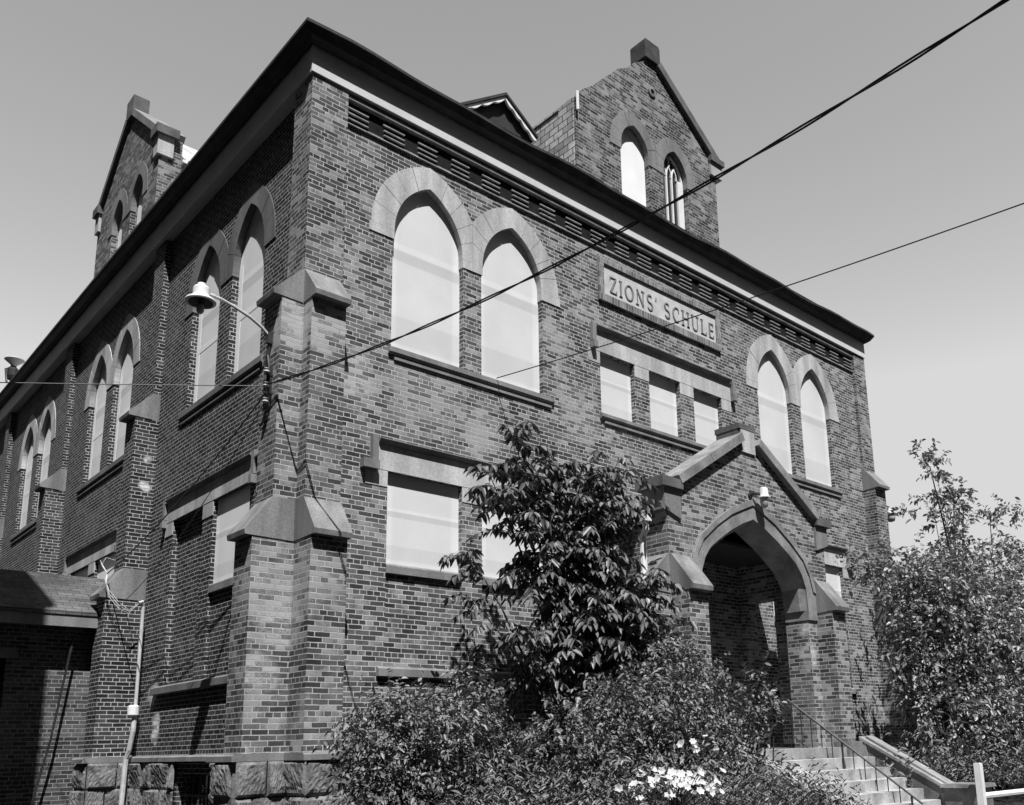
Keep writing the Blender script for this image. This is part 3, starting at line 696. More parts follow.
# right cheek: sloping stone with moulded cap, pier at its foot
def slope_box(bm, x0, x1, ya, za_, yb, zb_, t):
    solid(bm, [(x0, ya, za_), (x0, yb, zb_), (x0, yb, zb_ - t), (x0, ya, za_ - t)], [(x1, ya, za_), (x1, yb, zb_), (x1, yb, zb_ - t), (x1, ya, za_ - t)])
bm = bmesh.new(); slope_box(bm, 9.46, 9.86, -2.50, -.06, -3.87, -.86, .52)
CK = fin(bm, 'cheek_wall', M['concD'], ST)
bm = bmesh.new(); slope_box(bm, 9.43, 9.90, -2.44, .02, -3.90, -.80, .055); slope_box(bm, 9.55, 9.81, -2.5, .03, -3.9, -.77, .03)
slope_box(bm, 9.44, 9.459, -2.52, -.52, -3.86, -1.32, .06); box(bm, 9.44, 9.459, -2.56, -2.50, -.54, -.10); box(bm, 9.44, 9.459, -3.86, -3.80, -1.36, -.90)
fin(bm, 'coping', M['concM'], CK)
bm = bmesh.new()
for k in range(26):
    a = Vector((9.46 + random.random() * .4, -2.42 + random.uniform(-.1, .06), -.1 - .4 * random.random())); r = random.uniform(.03, .08)
    bmesh.ops.create_icosphere(bm, subdivisions=1, radius=r, matrix=Matrix.Translation(a) @ Matrix.Diagonal((1, 1.3, .7, 1)))
fin(bm, 'broken_end', M['concM'], CK)
bm = bmesh.new(); box(bm, 9.40, 9.98, -4.40, -3.88, -1.7, -.82); solid(bm, [(9.34, -4.46, -.817), (10.04, -4.46, -.817), (10.04, -3.84, -.817), (9.34, -3.84, -.817)], [(9.36, -4.44, -.76), (10.02, -4.44, -.76), (10.02, -3.86, -.76), (9.36, -3.86, -.76)]); fin(bm, 'pier', M['concD'], ST)
bm = bmesh.new(); box(bm, 9.0, 10.0, -2.5, -2.2, -.8, -.06); fin(bm, 'cheek_wall', M['concD'], ST)

def railing(x, ys, label):
    R_ = empty('stair_railing', (x, -3, -.8), label, 'railing')
    bm = bmesh.new(); top = [(x, ys, .68), (x, -1.80, .66), (x, -4.05, -1.0 + .0)]
    tube(bm, top, .019, 6); fin(bm, 'rail', M['iron'], R_)
    bm = bmesh.new(); tube(bm, [(x, -1.9, .02), (x, -4.05, -1.52)], .012, 4)
    fin(bm, 'rail', M['iron'], R_)
    bm = bmesh.new(); tube(bm, [(x, ys + .03, zf), (x, ys + .03, .68)], .02, 6); fin(bm, 'post', M['iron'], R_)
    for i in range(12):
        y = -1.85 - .185 * i; z = .66 - (y + 1.80) / (-2.25) * 1.66
        bm = bmesh.new(); r = .018 if i in (5, 11) else .009; tube(bm, [(x, y, z - (.82 if r > .01 else .7)), (x, y, z)], r, 5); fin(bm, 'baluster', M['iron'], R_)
    return R_
railing(8.3, -1.40, 'thin black iron handrail with balusters running down the entrance steps')

# ------------------------------------------------------------------ annex and added shade house
AN = empty('annex', (-3, 8, -1.3), 'low brick annex with shingled roof against the left side of the school', 'building')
A = bmesh.new(); box(A, -8, LX - .01, 6.5, 6.85, -1.5, 2.28); B = bmesh.new(); box(B, -2.75, -1.72, 6.3, 7.0, -1.2, 1.62)
boolean(A, B, 'wall', M['brickA'], AN)
bm = bmesh.new(); box(bm, -2.9, -1.57, 6.49, 6.7, 1.625, 1.80); fin(bm, 'lintel', M['stoneD'], AN)
bm = bmesh.new(); box(bm, -2.74, -1.73, 6.72, 6.78, -1.2, 1.6); fin(bm, 'door', M['dark'], AN)
bm = bmesh.new(); solid(bm, [(-8, 6.1, 2.36), (-8, 6.1, 2.42), (-8, 7.55, 3.28), (-8, 9.0, 2.42), (-8, 9.0, 2.36), (-8, 7.55, 3.20)], [(LX - .02, 6.1, 2.36), (LX - .02, 6.1, 2.42), (LX - .02, 7.55, 3.28), (LX - .02, 9.0, 2.42), (LX - .02, 9.0, 2.36), (LX - .02, 7.55, 3.20)]); fin(bm, 'roof', M['shingle'], AN)
bm = bmesh.new(); box(bm, -8, LX - .02, 6.12, 6.15, 2.16, 2.355); fin(bm, 'fascia', M['stoneD'], AN)
bm = bmesh.new(); box(bm, -8, LX - .02, 6.155, 6.49, 2.2, 2.23); fin(bm, 'soffit', M['dark'], AN)
bm = bmesh.new(); box(bm, -8, LX - .02, 8.6, 8.85, -1.5, 2.3); box(bm, -8, -7.7, 6.86, 8.59, -1.5, 2.3); fin(bm, 'wall', M['brickA'], AN)
bm = bmesh.new(); tube(bm, [(-.80, 6.3, 2.0), (-1.0, 6.3, .3), (-1.3, 6.28, -1.3)], .02, 5)
tag(fin(bm, 'pole', M['iron']), 'thin dark pole leaning against the wall of the low brick annex', 'pole')

NB = empty('unseen_shade_house', (-8, 5, -1.5), 'tall unseen brick house added next door to shade the annex doorway', 'building')  # added out of view so that its shadow falls on the annex
A = bmesh.new(); box(A, -13, -4.33, .2, 6.05, -1.6, 13.6); B = bmesh.new()
for xx in (-11.5, -9.0, -6.2):
    for z in (1.0, 4.6, 8.2): box(B, xx, xx + 1.1, -.2, .4, z, z + 1.8)
boolean(A, B, 'wall', M['brickA'], NB)
for xx in (-11.5, -9.0, -6.2):
    for z in (1.0, 4.6, 8.2):
        bm = bmesh.new(); box(bm, xx + .01, xx + 1.09, 0.3, 0.33, z + .01, z + 1.79); w = fin(bm, 'window', M['glass'], NB)
        bm = bmesh.new(); box(bm, xx + .01, xx + 1.09, 0.26, 0.295, z + .87, z + .93); box(bm, xx + .01, xx + .08, 0.26, 0.294, z + .01, z + 1.79); box(bm, xx + 1.02, xx + 1.09, 0.26, 0.294, z + .01, z + 1.79); fin(bm, 'sash', M['white'], w)
        bm = bmesh.new(); box(bm, xx - .1, xx + 1.2, 0.12, 0.3, z - .12, z - .003); fin(bm, 'sill', M['stoneD'], w)
bm = bmesh.new(); box(bm, -13.1, -4.28, .15, 6.1, 13.603, 13.9); fin(bm, 'roof', M['slate'], NB)

# unseen blocks added out of view, sized to shut off the low sky
def block(name, x0, x1, y0, y1, h, label, face):
    root = empty(name, ((x0 + x1) / 2, (y0 + y1) / 2, -1.7), label, 'building')
    bm = bmesh.new(); box(bm, x0, x1, y0, y1, -1.7, h); fin(bm, 'wall', M['darkbrick'], root)
    bm = bmesh.new(); box(bm, x0 - .2, x1 + .2, y0 - .2, y1 + .2, h + .003, h + .5); fin(bm, 'roof', M['gutter'], root)
    for z in range(1, 30, 5):
        a, b = (x0, x1) if face == 'y' else (y0, y1); q = a + 2
        while q < b - 2:
            bm = bmesh.new()
            if face == 'y': box(bm, q, q + 1.2, y1 - .02, y1 + .04, z, z + 2)
            else: box(bm, x1 - .02, x1 + .04, q, q + 1.2, z, z + 2)
            fin(bm, 'window', M['glass'], root); q += 8
block('sky_blocker', -40, 80, -56, -40, 62, 'long dark unseen block added across the street to cut low sky light', 'y')
block('sky_blocker', -30, -17, -16, 44, 45, 'tall dark unseen block added beyond the side yard to cut sky light', 'x')

# ------------------------------------------------------------------ lamps, wires, pipes
def sagline(a, b, sag, n=40, ext=0.):
    a, b = Vector(a), Vector(b); P = []
    for i in range(n + 1):
        t = (1 + ext) * i / n; p = a.lerp(b, t) if t <= 1 else a + (b - a) * t
        P.append(p - Vector((0, 0, 4 * sag * t * (1 - t))))
    return P
LP = empty('street_lamp', (-.31, .18, 5.4), 'white bell-shaped lamp on a curved arm from the corner buttress', 'lamp')
hx, hy, hz = -1.27, .18, 5.66
bm = bmesh.new(); lathe(bm, [(.185, -.012), (.19, 0), (.18, .022), (.12, .065), (.102, .085), (.102, .18), (.09, .20), (.055, .205), (.05, .25), (.02, .255)], (hx, hy, hz), sides=28); fin(bm, 'lamp_shade', M['white'], LP, smooth=False)
bm = bmesh.new(); lathe(bm, [(.15, -.018), (.15, -.012)], (hx, hy, hz - .004), sides=24); fin(bm, 'reflector', M['dark'], LP)
bm = bmesh.new(); lathe(bm, [(.03, 0), (.048, -.05), (.048, -.11), (.03, -.14), (.008, -.15)], (hx, hy, hz - .02), sides=14); fin(bm, 'bulb', M['lampglass'], LP, smooth=True)
bm = bmesh.new(); tube(bm, [(hx + .09, hy, hz + .13), (hx + .25, hy, hz + .125), (-.85, hy, 5.74), (-.62, hy, 5.66), (-.45, hy, 5.565), (-.34, hy, 5.47)], .021, 8); lathe(bm, [(.03, 0), (.03, .12)], (hx + .17, hy, hz + .128), (-1, 0, 0), 10); fin(bm, 'arm', M['galv'], LP)
bm = bmesh.new(); box(bm, -.37, -.30, hy - .03, hy + .03, 5.36, 5.52); tube(bm, [(-.33, hy, 5.36), (-.34, hy + .02, 5.2), (-.33, hy - .02, 5.0), (-.35, hy + .01, 4.7)], .018, 5); tube(bm, [(-.34, hy + .03, 5.3), (-.36, hy + .06, 5.05), (-.33, hy + .03, 4.72)], .012, 5); fin(bm, 'bracket', M['iron'], LP)

RK = empty('insulator_rack', (-.31, .16, 4.7), 'rack of insulators holding the cables on the corner buttress', 'insulator')
bm = bmesh.new(); box(bm, -.335, -.305, .10, .14, 4.45, 5.02); box(bm, -.42, -.3, .09, .12, 4.62, 4.64); box(bm, -.42, -.3, .09, .12, 4.88, 4.90); fin(bm, 'bar', M['iron'], RK)
for z in (4.52, 4.74, 4.94):
    bm = bmesh.new(); lathe(bm, [(.03, -.03), (.045, -.02), (.03, 0), (.045, .02), (.03, .03)], (-.385, .105, z), sides=12); fin(bm, 'insulator', M['galv'], RK)

CB = sagline((-.385, .1, 4.74), (.72, -9.05, 4.98), .33, 90, .5)
bm = bmesh.new()
for ph in (0, PI):
    P = []
    for i, p in enumerate(CB): a = i * .55 + ph; P.append(p + Vector((math.cos(a) * .0105, 0, math.sin(a) * .0105)))
    tube(bm, P, .009, 5)
tag(fin(bm, 'power_cable', M['cable']), 'thick black twisted cable sagging across the facade from the corner buttress', 'cable')
bm = bmesh.new(); tube(bm, sagline((3.36, -.06, 5.79), (4.8, -7.7, 5.8), .06, 24, .5), .0085, 5)
tag(fin(bm, 'telephone_wire', M['cable']), 'thin single wire running to the sill of the second arched window', 'wire')
bm = bmesh.new(); tube(bm, sagline((-.385, .1, 4.72), (-4.6, 7.1, 5.95), .02, 16), .0075, 5)
tag(fin(bm, 'telephone_wire', M['wire']), 'thin pale wire crossing level before the shaded side wall', 'wire')
bm = bmesh.new(); tube(bm, sagline((-.38, .14, 4.62), (-.52, 5.72, 3.05), .16, 24), .010, 5); tube(bm, sagline((-.36, .14, 4.55), (-.2, 5.7, 2.62), .25, 24), .006, 5)
tag(fin(bm, 'power_cable', M['cable']), 'black drop cable slanting down the side wall to the conduit', 'cable')

CD = empty('conduit', (.05, 5.5, 0), 'pale metal conduit with round junction box climbing the side wall', 'pipe')
bm = bmesh.new(); tube(bm, [(.03, 5.5, .75), (.03, 5.5, 2.5), (.0, 5.47, 2.58), (-.06, 5.46, 2.55)], .03, 8); fin(bm, 'pipe', M['galv'], CD)
bm = bmesh.new(); tube(bm, [(.03, 5.5, .75), (.02, 5.5, .4), (.0, 5.56, .1), (-.02, 5.62, -.05), (-.04, 5.62, -1.0)], .042, 8); fin(bm, 'pipe', M['galv'], CD)
bm = bmesh.new(); lathe(bm, [(.06, -.09), (.09, -.07), (.09, .07), (.06, .09)], (.0, 5.5, .74), sides=14); fin(bm, 'junction_box', M['white'], CD)
bm = bmesh.new()
for k in range(3):
    q = k * .05; tube(bm, [(-.52, 5.72, 3.05), (-.56, 5.7 - q, 2.95 - q), (-.5, 5.62, 2.75 - q), (-.35, 5.55, 2.55 - q), (-.2, 5.48, 2.42 - q * .6), (-.06, 5.46, 2.54)], .006, 4)
    tube(bm, [(-.52, 5.72, 3.05), (-.60, 5.8 + q, 3.2 + q), (-.52, 5.85, 3.35), (-.4, 5.75, 3.3)], .005, 4)
fin(bm, 'service_wire', M['wireL'], CD)

JL = empty('porch_lamp', (7.74, -1.78, 4.2), 'white jar-shaped lamp above the point of the porch arch', 'lamp')
bm = bmesh.new(); lathe(bm, [(.115, 0), (.115, .02), (.085, .03), (.078, .17), (.05, .185), (.02, .19)], (7.80, -1.95, 4.14), sides=20); fin(bm, 'lamp_shade', M['white'], JL)
bm = bmesh.new(); lathe(bm, [(.07, 0), (.075, -.05), (.06, -.15), (.02, -.18)], (7.80, -1.95, 4.135), sides=16); fin(bm, 'glass', M['lampglass'], JL, smooth=True)
bm = bmesh.new(); tube(bm, [(7.66, -1.76, 4.2), (7.66, -1.85, 4.22), (7.72, -1.93, 4.2)], .025, 6); lathe(bm, [(.06, 0), (.05, .03)], (7.66, -1.755, 4.2), (0, -1, 0), 12); fin(bm, 'bracket', M['iron'], JL)

SL = empty('wall_lamp', (16.1, .1, 5.6), 'small white lamp sticking out past the far right corner', 'lamp')
bm = bmesh.new(); lathe(bm, [(.16, 0), (.16, .02), (.10, .05), (.09, .16), (.03, .18)], (16.42, .1, 5.62), sides=18); fin(bm, 'lamp_shade', M['white'], SL)
bm = bmesh.new(); lathe(bm, [(.10, 0), (.12, -.08), (.09, -.18), (.03, -.2)], (16.42, .1, 5.615), sides=14); fin(bm, 'glass', M['lampglass'], SL, smooth=True)
bm = bmesh.new(); tube(bm, [(15.8, .1, 5.72), (16.1, .1, 5.80), (16.42, .1, 5.80)], .02, 6); fin(bm, 'arm', M['iron'], SL)

FL = empty('roof_lamp', (-.15, 17.1, 10.2), 'pale upturned funnel lamp on the far end of the side gutter', 'lamp')
bm = bmesh.new(); lathe(bm, [(.06, 0), (.10, .06), (.25, .19), (.25, .21), (.2, .22)], (-.15, 17.1, 10.72), sides=20); fin(bm, 'lamp_shade', M['white'], FL)
bm = bmesh.new(); lathe(bm, [(.12, 0), (.15, .1), (.15, .28), (.08, .36), (.06, .40)], (-.15, 17.1, 10.33), sides=14); tube(bm, [(-.15, 17.1, 10.18), (-.15, 17.1, 10.4)], .05, 6); tube(bm, [(-.3, 17.0, 10.2), (-.34, 17.1, 10.6), (-.2, 17.15, 10.72)], .03, 5); fin(bm, 'housing', M['iron'], FL)

FN = empty('fence', (9.2, -4.5, -1.5), 'white post-and-rail fence beside the foot of the steps', 'fence')
for x in (9.22, 12.0, 14.8):
    bm = bmesh.new(); box(bm, x - .05, x + .05, -4.60, -4.50, -1.65, -.43); bmesh.ops.bevel(bm, geom=bm.edges[:], offset=.012, segments=1); fin(bm, 'post', M['white'], FN)
bm = bmesh.new(); tube(bm, [(9.272, -4.55, -.93), (11.945, -4.55, -.95)], .05, 8); tube(bm, [(12.055, -4.55, -.95), (14.745, -4.55, -.97)], .05, 8); fin(bm, 'rail', M['white'], FN)

# ------------------------------------------------------------------ plants
def leaf_mesh(name, P, Dv, N, L, W, tone, mat, parent=None, droop=.12, fold=.25):
    P, Dv, N = (np.asarray(a, float) for a in (P, Dv, N)); L = np.asarray(L)[:, None]; W = np.asarray(W)[:, None]; n = len(P)
    Dv /= np.linalg.norm(Dv, axis=1)[:, None] + 1e-9
    Rv = np.cross(Dv, N); Rv /= np.linalg.norm(Rv, axis=1)[:, None] + 1e-9
    U = np.cross(Rv, Dv)
    dz = np.array([[0, 0, -1.]])
    V = np.stack([P, P + Dv * L * .32 - Rv * W * .5 + U * W * fold, P + Dv * L * .68 - Rv * W * .40 + U * W * fold + dz * L * droop * .4,
                  P + Dv * L + dz * L * droop, P + Dv * L * .68 + Rv * W * .40 + U * W * fold + dz * L * droop * .4, P + Dv * L * .32 + Rv * W * .5 + U * W * fold], 1).reshape(-1, 3)
    base = (np.arange(n) * 6)[:, None]; F = np.concatenate([base + np.array([[0, 3, 2, 1]]), base + np.array([[0, 5, 4, 3]])], 1).reshape(-1, 4)
    me = bpy.data.meshes.new(name); me.vertices.add(len(V)); me.vertices.foreach_set('co', V.ravel().astype(np.float32))
    me.loops.add(F.size); me.loops.foreach_set('vertex_index', F.ravel().astype(np.int32)); me.polygons.add(len(F))
    me.polygons.foreach_set('loop_start', (np.arange(len(F)) * 4).astype(np.int32)); me.polygons.foreach_set('loop_total', np.full(len(F), 4, np.int32))
    me.update(calc_edges=True)
    at = me.attributes.new('tone', 'FLOAT', 'POINT'); at.data.foreach_set('value', np.repeat(np.asarray(tone), 6).astype(np.float32))
    return link(name, me, mat, parent)
def unit(v): return v / (np.linalg.norm(v, axis=-1, keepdims=True) + 1e-9)

def shrub(name, label, cat, base, blobs, ntw, lpt, LL, LW, mat='leafB', zb=-1.2, up=.5, group=None, tw=.45, shell=.45, stems=14, droop=.15, bark=.012, trunk=None):
    """stems from the base into ellipsoid clumps, twigs outward from them, leaves along each twig"""
    root = empty(name, (base[0], base[1], zb), label, cat, group)
    vol = np.array([b[3] * b[4] * b[5] for b in blobs]); pick = rng.choice(len(blobs), ntw, p=vol ** .8 / (vol ** .8).sum())
    bl = np.array(blobs)[pick]; d = unit(rng.normal(size=(ntw, 3))); r = shell + (1 - shell) * rng.random(ntw) ** .6
    c = bl[:, :3] + d * bl[:, 3:] * r[:, None] * (.8 + .45 * rng.random((ntw, 1)) ** 2)
    td = unit(d * .8 + rng.normal(size=(ntw, 3)) * .55 + np.array([0, 0, up])); tl = tw * (.5 + rng.random(ntw))
    P, Dv, N, L, W, T = [], [], [], [], [], []
    for k in range(lpt):
        t = (k + rng.random(ntw)) / lpt
        p = c + td * (tl * t)[:, None] + np.array([0, 0, -1]) * (droop * tl * t ** 2)[:, None]
        side = unit(np.cross(td, rng.normal(size=(ntw, 3))))
        P.append(p); Dv.append(unit(td * .45 + side + np.array([0, 0, -.15]))); N.append(unit(np.array([[0, 0, 1.]]) + rng.normal(size=(ntw, 3)) * .55 + td * .3))
        s = .6 + .7 * rng.random(ntw); L.append(LL * s); W.append(LW * s); T.append(.55 + .9 * rng.random(ntw))
    leaf_mesh('foliage', np.concatenate(P), np.concatenate(Dv), np.concatenate(N), np.concatenate(L), np.concatenate(W), np.concatenate(T), M[mat], root, droop)
    bm = bmesh.new()
    bx = np.array([base[0], base[1], zb])
    for i in range(min(ntw, stems * 10)):
        a = c[i] - td[i] * tl[i] * .2; tube(bm, [a, c[i] + td[i] * tl[i] * .5, c[i] + td[i] * tl[i] * .95 - np.array([0, 0, droop * tl[i] * .8])], bark * .45, 3, bark * .2, cap=False)
    for i in range(stems):
        b0 = bx + np.array([rng.normal() * .12, rng.normal() * .12, 0]); tgt = c[rng.integers(ntw)]
        m1 = b0 * .55 + tgt * .45 + np.array([rng.normal() * .08, rng.normal() * .08, .25 * (tgt[2] - zb) * .3])
        tube(bm, [b0, m1, tgt], bark * 1.6, 5, bark * .5, cap=False)
    if trunk:
        for pts, r0, r1 in trunk: tube(bm, pts, r0, 7, r1)
    fin(bm, 'branches', M['bark'], root, recalc=False, uvs=False)
    return root

# ailanthus-like sapling: long drooping compound leaves
def sapling(base, crowns, nfr, label):
    root = empty('sapling', (base[0], base[1], -1.1), label, 'tree')
    bm = bmesh.new(); P, Dv, N, L, W, T = [], [], [], [], [], []
    tops = []
    for (tx, ty, tz, n) in crowns:
        b0 = np.array([base[0] + rng.normal() * .08, base[1] + rng.normal() * .06, -1.1]); t = np.array([tx, ty, tz])
        m1 = b0 * .6 + t * .4 + np.array([0, 0, .35 * (tz + 1.1) * .4]); tube(bm, [b0, (b0 + m1) / 2, m1, (m1 + t) / 2 + np.array([0, 0, .12]), t], .03, 6, .007)
        for k in range(n):
            u = rng.random() ** .75; p0 = m1 * (1 - u) + t * u + np.array([0, 0, .1 * math.sin(PI * u)])
            az = rng.random() * 2 * PI; d = unit(np.array([math.cos(az), math.sin(az) * .8, .35 + .5 * rng.random() if u > .5 else .1 + .3 * rng.random()]))
            ln = .35 + .38 * rng.random(); q = []
            for j in range(9):
                s = j / 8; q.append(p0 + d * ln * s + np.array([0, 0, -1]) * ln * .55 * s ** 2)
            tube(bm, q, .006, 3, .002, cap=False)
            for j in range(1, 9):
                ax = unit(q[j] - q[j - 1]); sd = unit(np.cross(ax, np.array([0, 0, 1.])))
                for sg in (-1, 1):
                    if rng.random() < .08: continue
                    P.append(q[j] + rng.normal(size=3) * .008); Dv.append(unit(sd * sg * .8 + ax * .35 + np.array([0, 0, -.42 - .3 * rng.random()]) + rng.normal(size=3) * .18))
                    N.append(unit(np.array([0, 0, 1.]) + rng.normal(size=3) * .35)); s = .75 + .5 * rng.random(); L.append(.145 * s); W.append(.062 * s); T.append(.5 + rng.random() ** 2 * 1.1)
            P.append(q[-1]); Dv.append(unit(q[-1] - q[-2])); N.append(np.array([0, 0, 1.])); L.append(.14); W.append(.055); T.append(.9)
    leaf_mesh('foliage', P, Dv, N, L, W, T, M['leafS'], root, .25, .18)
    fin(bm, 'trunk', M['bark'], root, recalc=False, uvs=False)
    return root
sapling((3.7, -1.45), [(2.5, -1.5, 4.3, 14), (2.05, -1.5, 3.65, 22), (2.5, -1.45, 3.75, 26), (2.9, -1.5, 3.95, 34), (3.3, -1.5, 4.0, 38), (3.9, -1.6, 4.1, 38), (4.5, -1.5, 4.1, 34), (4.75, -1.5, 4.15, 14), (4.2, -1.7, 3.3, 36), (3.6, -1.8, 3.3, 40), (3.2, -1.7, 2.8, 34),
                       (1.85, -1.35, 2.5, 12), (1.9, -1.35, 1.9, 12), (4.2, -2.0, 2.3, 38), (4.6, -2.1, 2.4, 26), (3.5, -1.9, 2.1, 38), (4.5, -2.2, 1.7, 28), (2.9, -1.6, 1.5, 28), (4.0, -2.1, 1.3, 34)], 0,
        'broad-leaved sapling with drooping leaflets growing against the front wall beside the porch')
shrub('shrub', 'rounded small-leaved shrub at the foot of the corner buttress', 'shrub', (.95, -1.9),
      [(.35, -1.8, .0, .5, .5, .6), (.95, -2.0, .08, .7, .5, .6), (1.55, -1.7, .1, .55, .5, .6), (.6, -1.9, -.5, .8, .5, .6), (1.5, -1.9, -.5, .8, .5, .6), (1.8, -1.5, .6, .25, .25, .4)], 1700, 8, .072, .032, tw=.28, shell=.3)
shrub('shrub', 'dense spreading shrub in front of the sapling', 'shrub', (3.2, -2.8),
      [(2.2, -2.8, -.1, .6, .6, .45), (3.1, -2.9, .25, .8, .6, .5), (3.9, -2.8, .4, .75, .6, .55), (3.0, -3.0, -.5, 1.2, .6, .6), (4.1, -2.9, -.4, .8, .6, .6)], 1900, 8, .072, .03, tw=.28, shell=.3)
shrub('shrub', 'loose leafy shrub between the sapling and the porch arch', 'shrub', (5.2, -2.6),
      [(4.5, -2.4, 1.0, .5, .45, .5), (4.95, -2.5, .65, .45, .45, .5), (5.2, -2.6, .1, .4, .4, .45), (4.7, -2.8, -.2, .75, .5, .6), (5.0, -2.9, -.7, .5, .4, .4)], 1050, 8, .075, .035, tw=.3, shell=.3)
shrub('shrub', 'thin twiggy shrub reaching across the porch opening', 'shrub', (5.7, -2.9),
      [(5.5, -2.9, .3, .3, .3, .4), (5.75, -2.9, .75, .15, .2, .22), (5.85, -2.95, .3, .2, .25, .3)], 90, 9, .09, .04, tw=.34, up=.8)
# right-hand thicket
shrub('small_tree', 'slender tree with sparse top branches against the sky right of the school', 'tree', (15.2, -2.0),
      [(14.0, -2, 6.1, .3, .25, .35), (14.75, -2, 6.0, .25, .25, .25), (14.6, -2, 5.4, .45, .35, .35), (15.5, -2, 5.3, .4, .35, .4), (16.0, -2, 5.4, .35, .3, .3), (13.4, -2, 4.85, .5, .25, .12), (14.3, -2, 4.7, .4, .3, .2), (15.3, -2, 4.6, .6, .4, .35), (15.1, -2, 3.9, .9, .5, .3)], 135, 10, .125, .065, 'leafT', up=.3, tw=.34, shell=.1, stems=8, bark=.014,
      trunk=[([(14.9, -2, -1.2), (14.8, -2, 1.0), (15.1, -2, 3.5), (14.35, -2, 6.0)], .06, .012), ([(15.6, -1.9, -1.2), (15.9, -1.9, 1.2), (15.7, -1.9, 3.8), (15.9, -2, 5.3)], .055, .012)])
shrub('tall_shrub', 'tall dense leafy shrub at the right front corner of the school', 'shrub', (13.2, -2.3),
      [(12.5, -2.3, 2.9, .7, .6, .65), (13.5, -2.3, 3.1, .9, .7, .65), (12.75, -2.3, 2.0, .8, .6, 1.0), (14.0, -2.3, 2.2, 1.0, .7, 1.1), (12.9, -2.4, .3, 1.0, .6, .9), (14.2, -2.4, .5, 1.1, .7, .9), (11.6, -2.2, 3.3, .45, .3, .35), (11.1, -2.1, 3.1, .35, .25, .35), (10.7, -2.05, 3.25, .22, .2, .25), (11.9, -2.2, 1.6, .4, .3, .8)], 1700, 8, .115, .06, 'leafT', up=.4, tw=.42, shell=.3, bark=.016)
shrub('tall_shrub', 'broad leafy thicket behind the white fence, right of the slender tree', 'shrub', (16.3, -1.9),
      [(15.2, -1.9, 2.9, 1.0, .7, .65), (16.6, -1.9, 3.0, 1.0, .8, .7), (15.6, -2.0, 2.2, 1.1, .8, 1.1), (17.0, -2.0, 2.2, 1.1, .8, 1.1), (15.8, -2.2, .4, 1.2, .8, .9), (17.2, -2.2, .4, 1.2, .8, .9)], 1800, 8, .12, .065, 'leafT', up=.4, tw=.42, shell=.3, bark=.016)
shrub('small_tree', 'bushy tree at the right edge with its crown cut by the frame', 'tree', (19.9, -1.2),
      [(20.6, -1.2, 6.0, .6, .5, .3), (20.2, -1.2, 4.9, .7, .5, .2), (20.4, -1.2, 3.3, 1.0, .8, .5), (20.0, -1.4, 2.2, 1.2, .9, 1.0), (20.2, -1.4, .8, 1.3, .9, 1.2)], 520, 8, .135, .07, 'leafT', up=.3, tw=.45, shell=.3, bark=.02)
shrub('hedge_tree', 'distant round tree showing low over the thicket beside the school', 'tree', (28, 3),
      [(24, 3, 5.2, 1.4, 1.2, 1.0), (26.5, 3, 5.6, 1.6, 1.3, 1.2), (29.5, 3, 6.0, 1.6, 1.3, 1.3), (32.5, 3, 6, 1.8, 1.3, 1.4), (25.5, 3, 2.8, 2.8, 1.5, 2.2), (31, 3, 2.8, 3, 1.5, 2.4)], 1500, 7, .17, .1, 'leafT', up=.3, tw=.55, shell=.4, bark=.02)

# weeds in the bed along the pavement: one mass
def weeds(name, xs, ys, z0, hts, n, mat, lab, LL, LW):
    k = 9; x = rng.uniform(*xs, n); y = rng.uniform(*ys, n); h = rng.uniform(*hts, n) * (.75 + .35 * np.sin(x * 2.1 + 1) ** 2); lean = rng.normal(size=(n, 2)) * .15
    P, Dv, N, L, W, T = [], [], [], [], [], []
    for j in range(k):
        t = (j + .6) / k * (.5 + .5) * .62 + .38; p = np.stack([x + lean[:, 0] * h * t, y + lean[:, 1] * h * t, z0 + h * t], 1); az = rng.random(n) * 2 * PI
        P.append(p); Dv.append(np.stack([np.cos(az), np.sin(az), .55 + .5 * rng.random(n)], 1)); N.append(unit(np.array([[0, 0, 1.]]) + rng.normal(size=(n, 3)) * .5)); s = .6 + .8 * rng.random(n); L.append(LL * s); W.append(LW * s); T.append(.5 + rng.random(n))
    o = leaf_mesh(name, np.concatenate(P), np.concatenate(Dv), np.concatenate(N), np.concatenate(L), np.concatenate(W), np.concatenate(T), M[mat], None, .2)
    o['kind'] = 'stuff'; o['label'] = lab; o['category'] = 'weeds'
    return o
weeds('weeds', (-.3, 4.6), (-4.9, -3.5), -1.45, (.75, 1.28), 1500, 'leafW', 'tangle of fine-leaved weeds along the front bed', .085, .018)
weeds('weeds', (4.4, 5.6), (-4.7, -3.7), -1.45, (.6, 1.05), 380, 'leafW', 'fine-leaved weeds spilling over the left edge of the steps', .085, .02)
weeds('weeds', (9.2, 17), (-3.4, -2.6), -1.2, (.5, 1.1), 500, 'leafW', 'rough weeds behind the white fence', .12, .03)
weeds('weeds', (2.4, 3.7), (0, 0), -1.2, (.0, .1), 1, 'leafW', 'x', .05, .02) if False else None
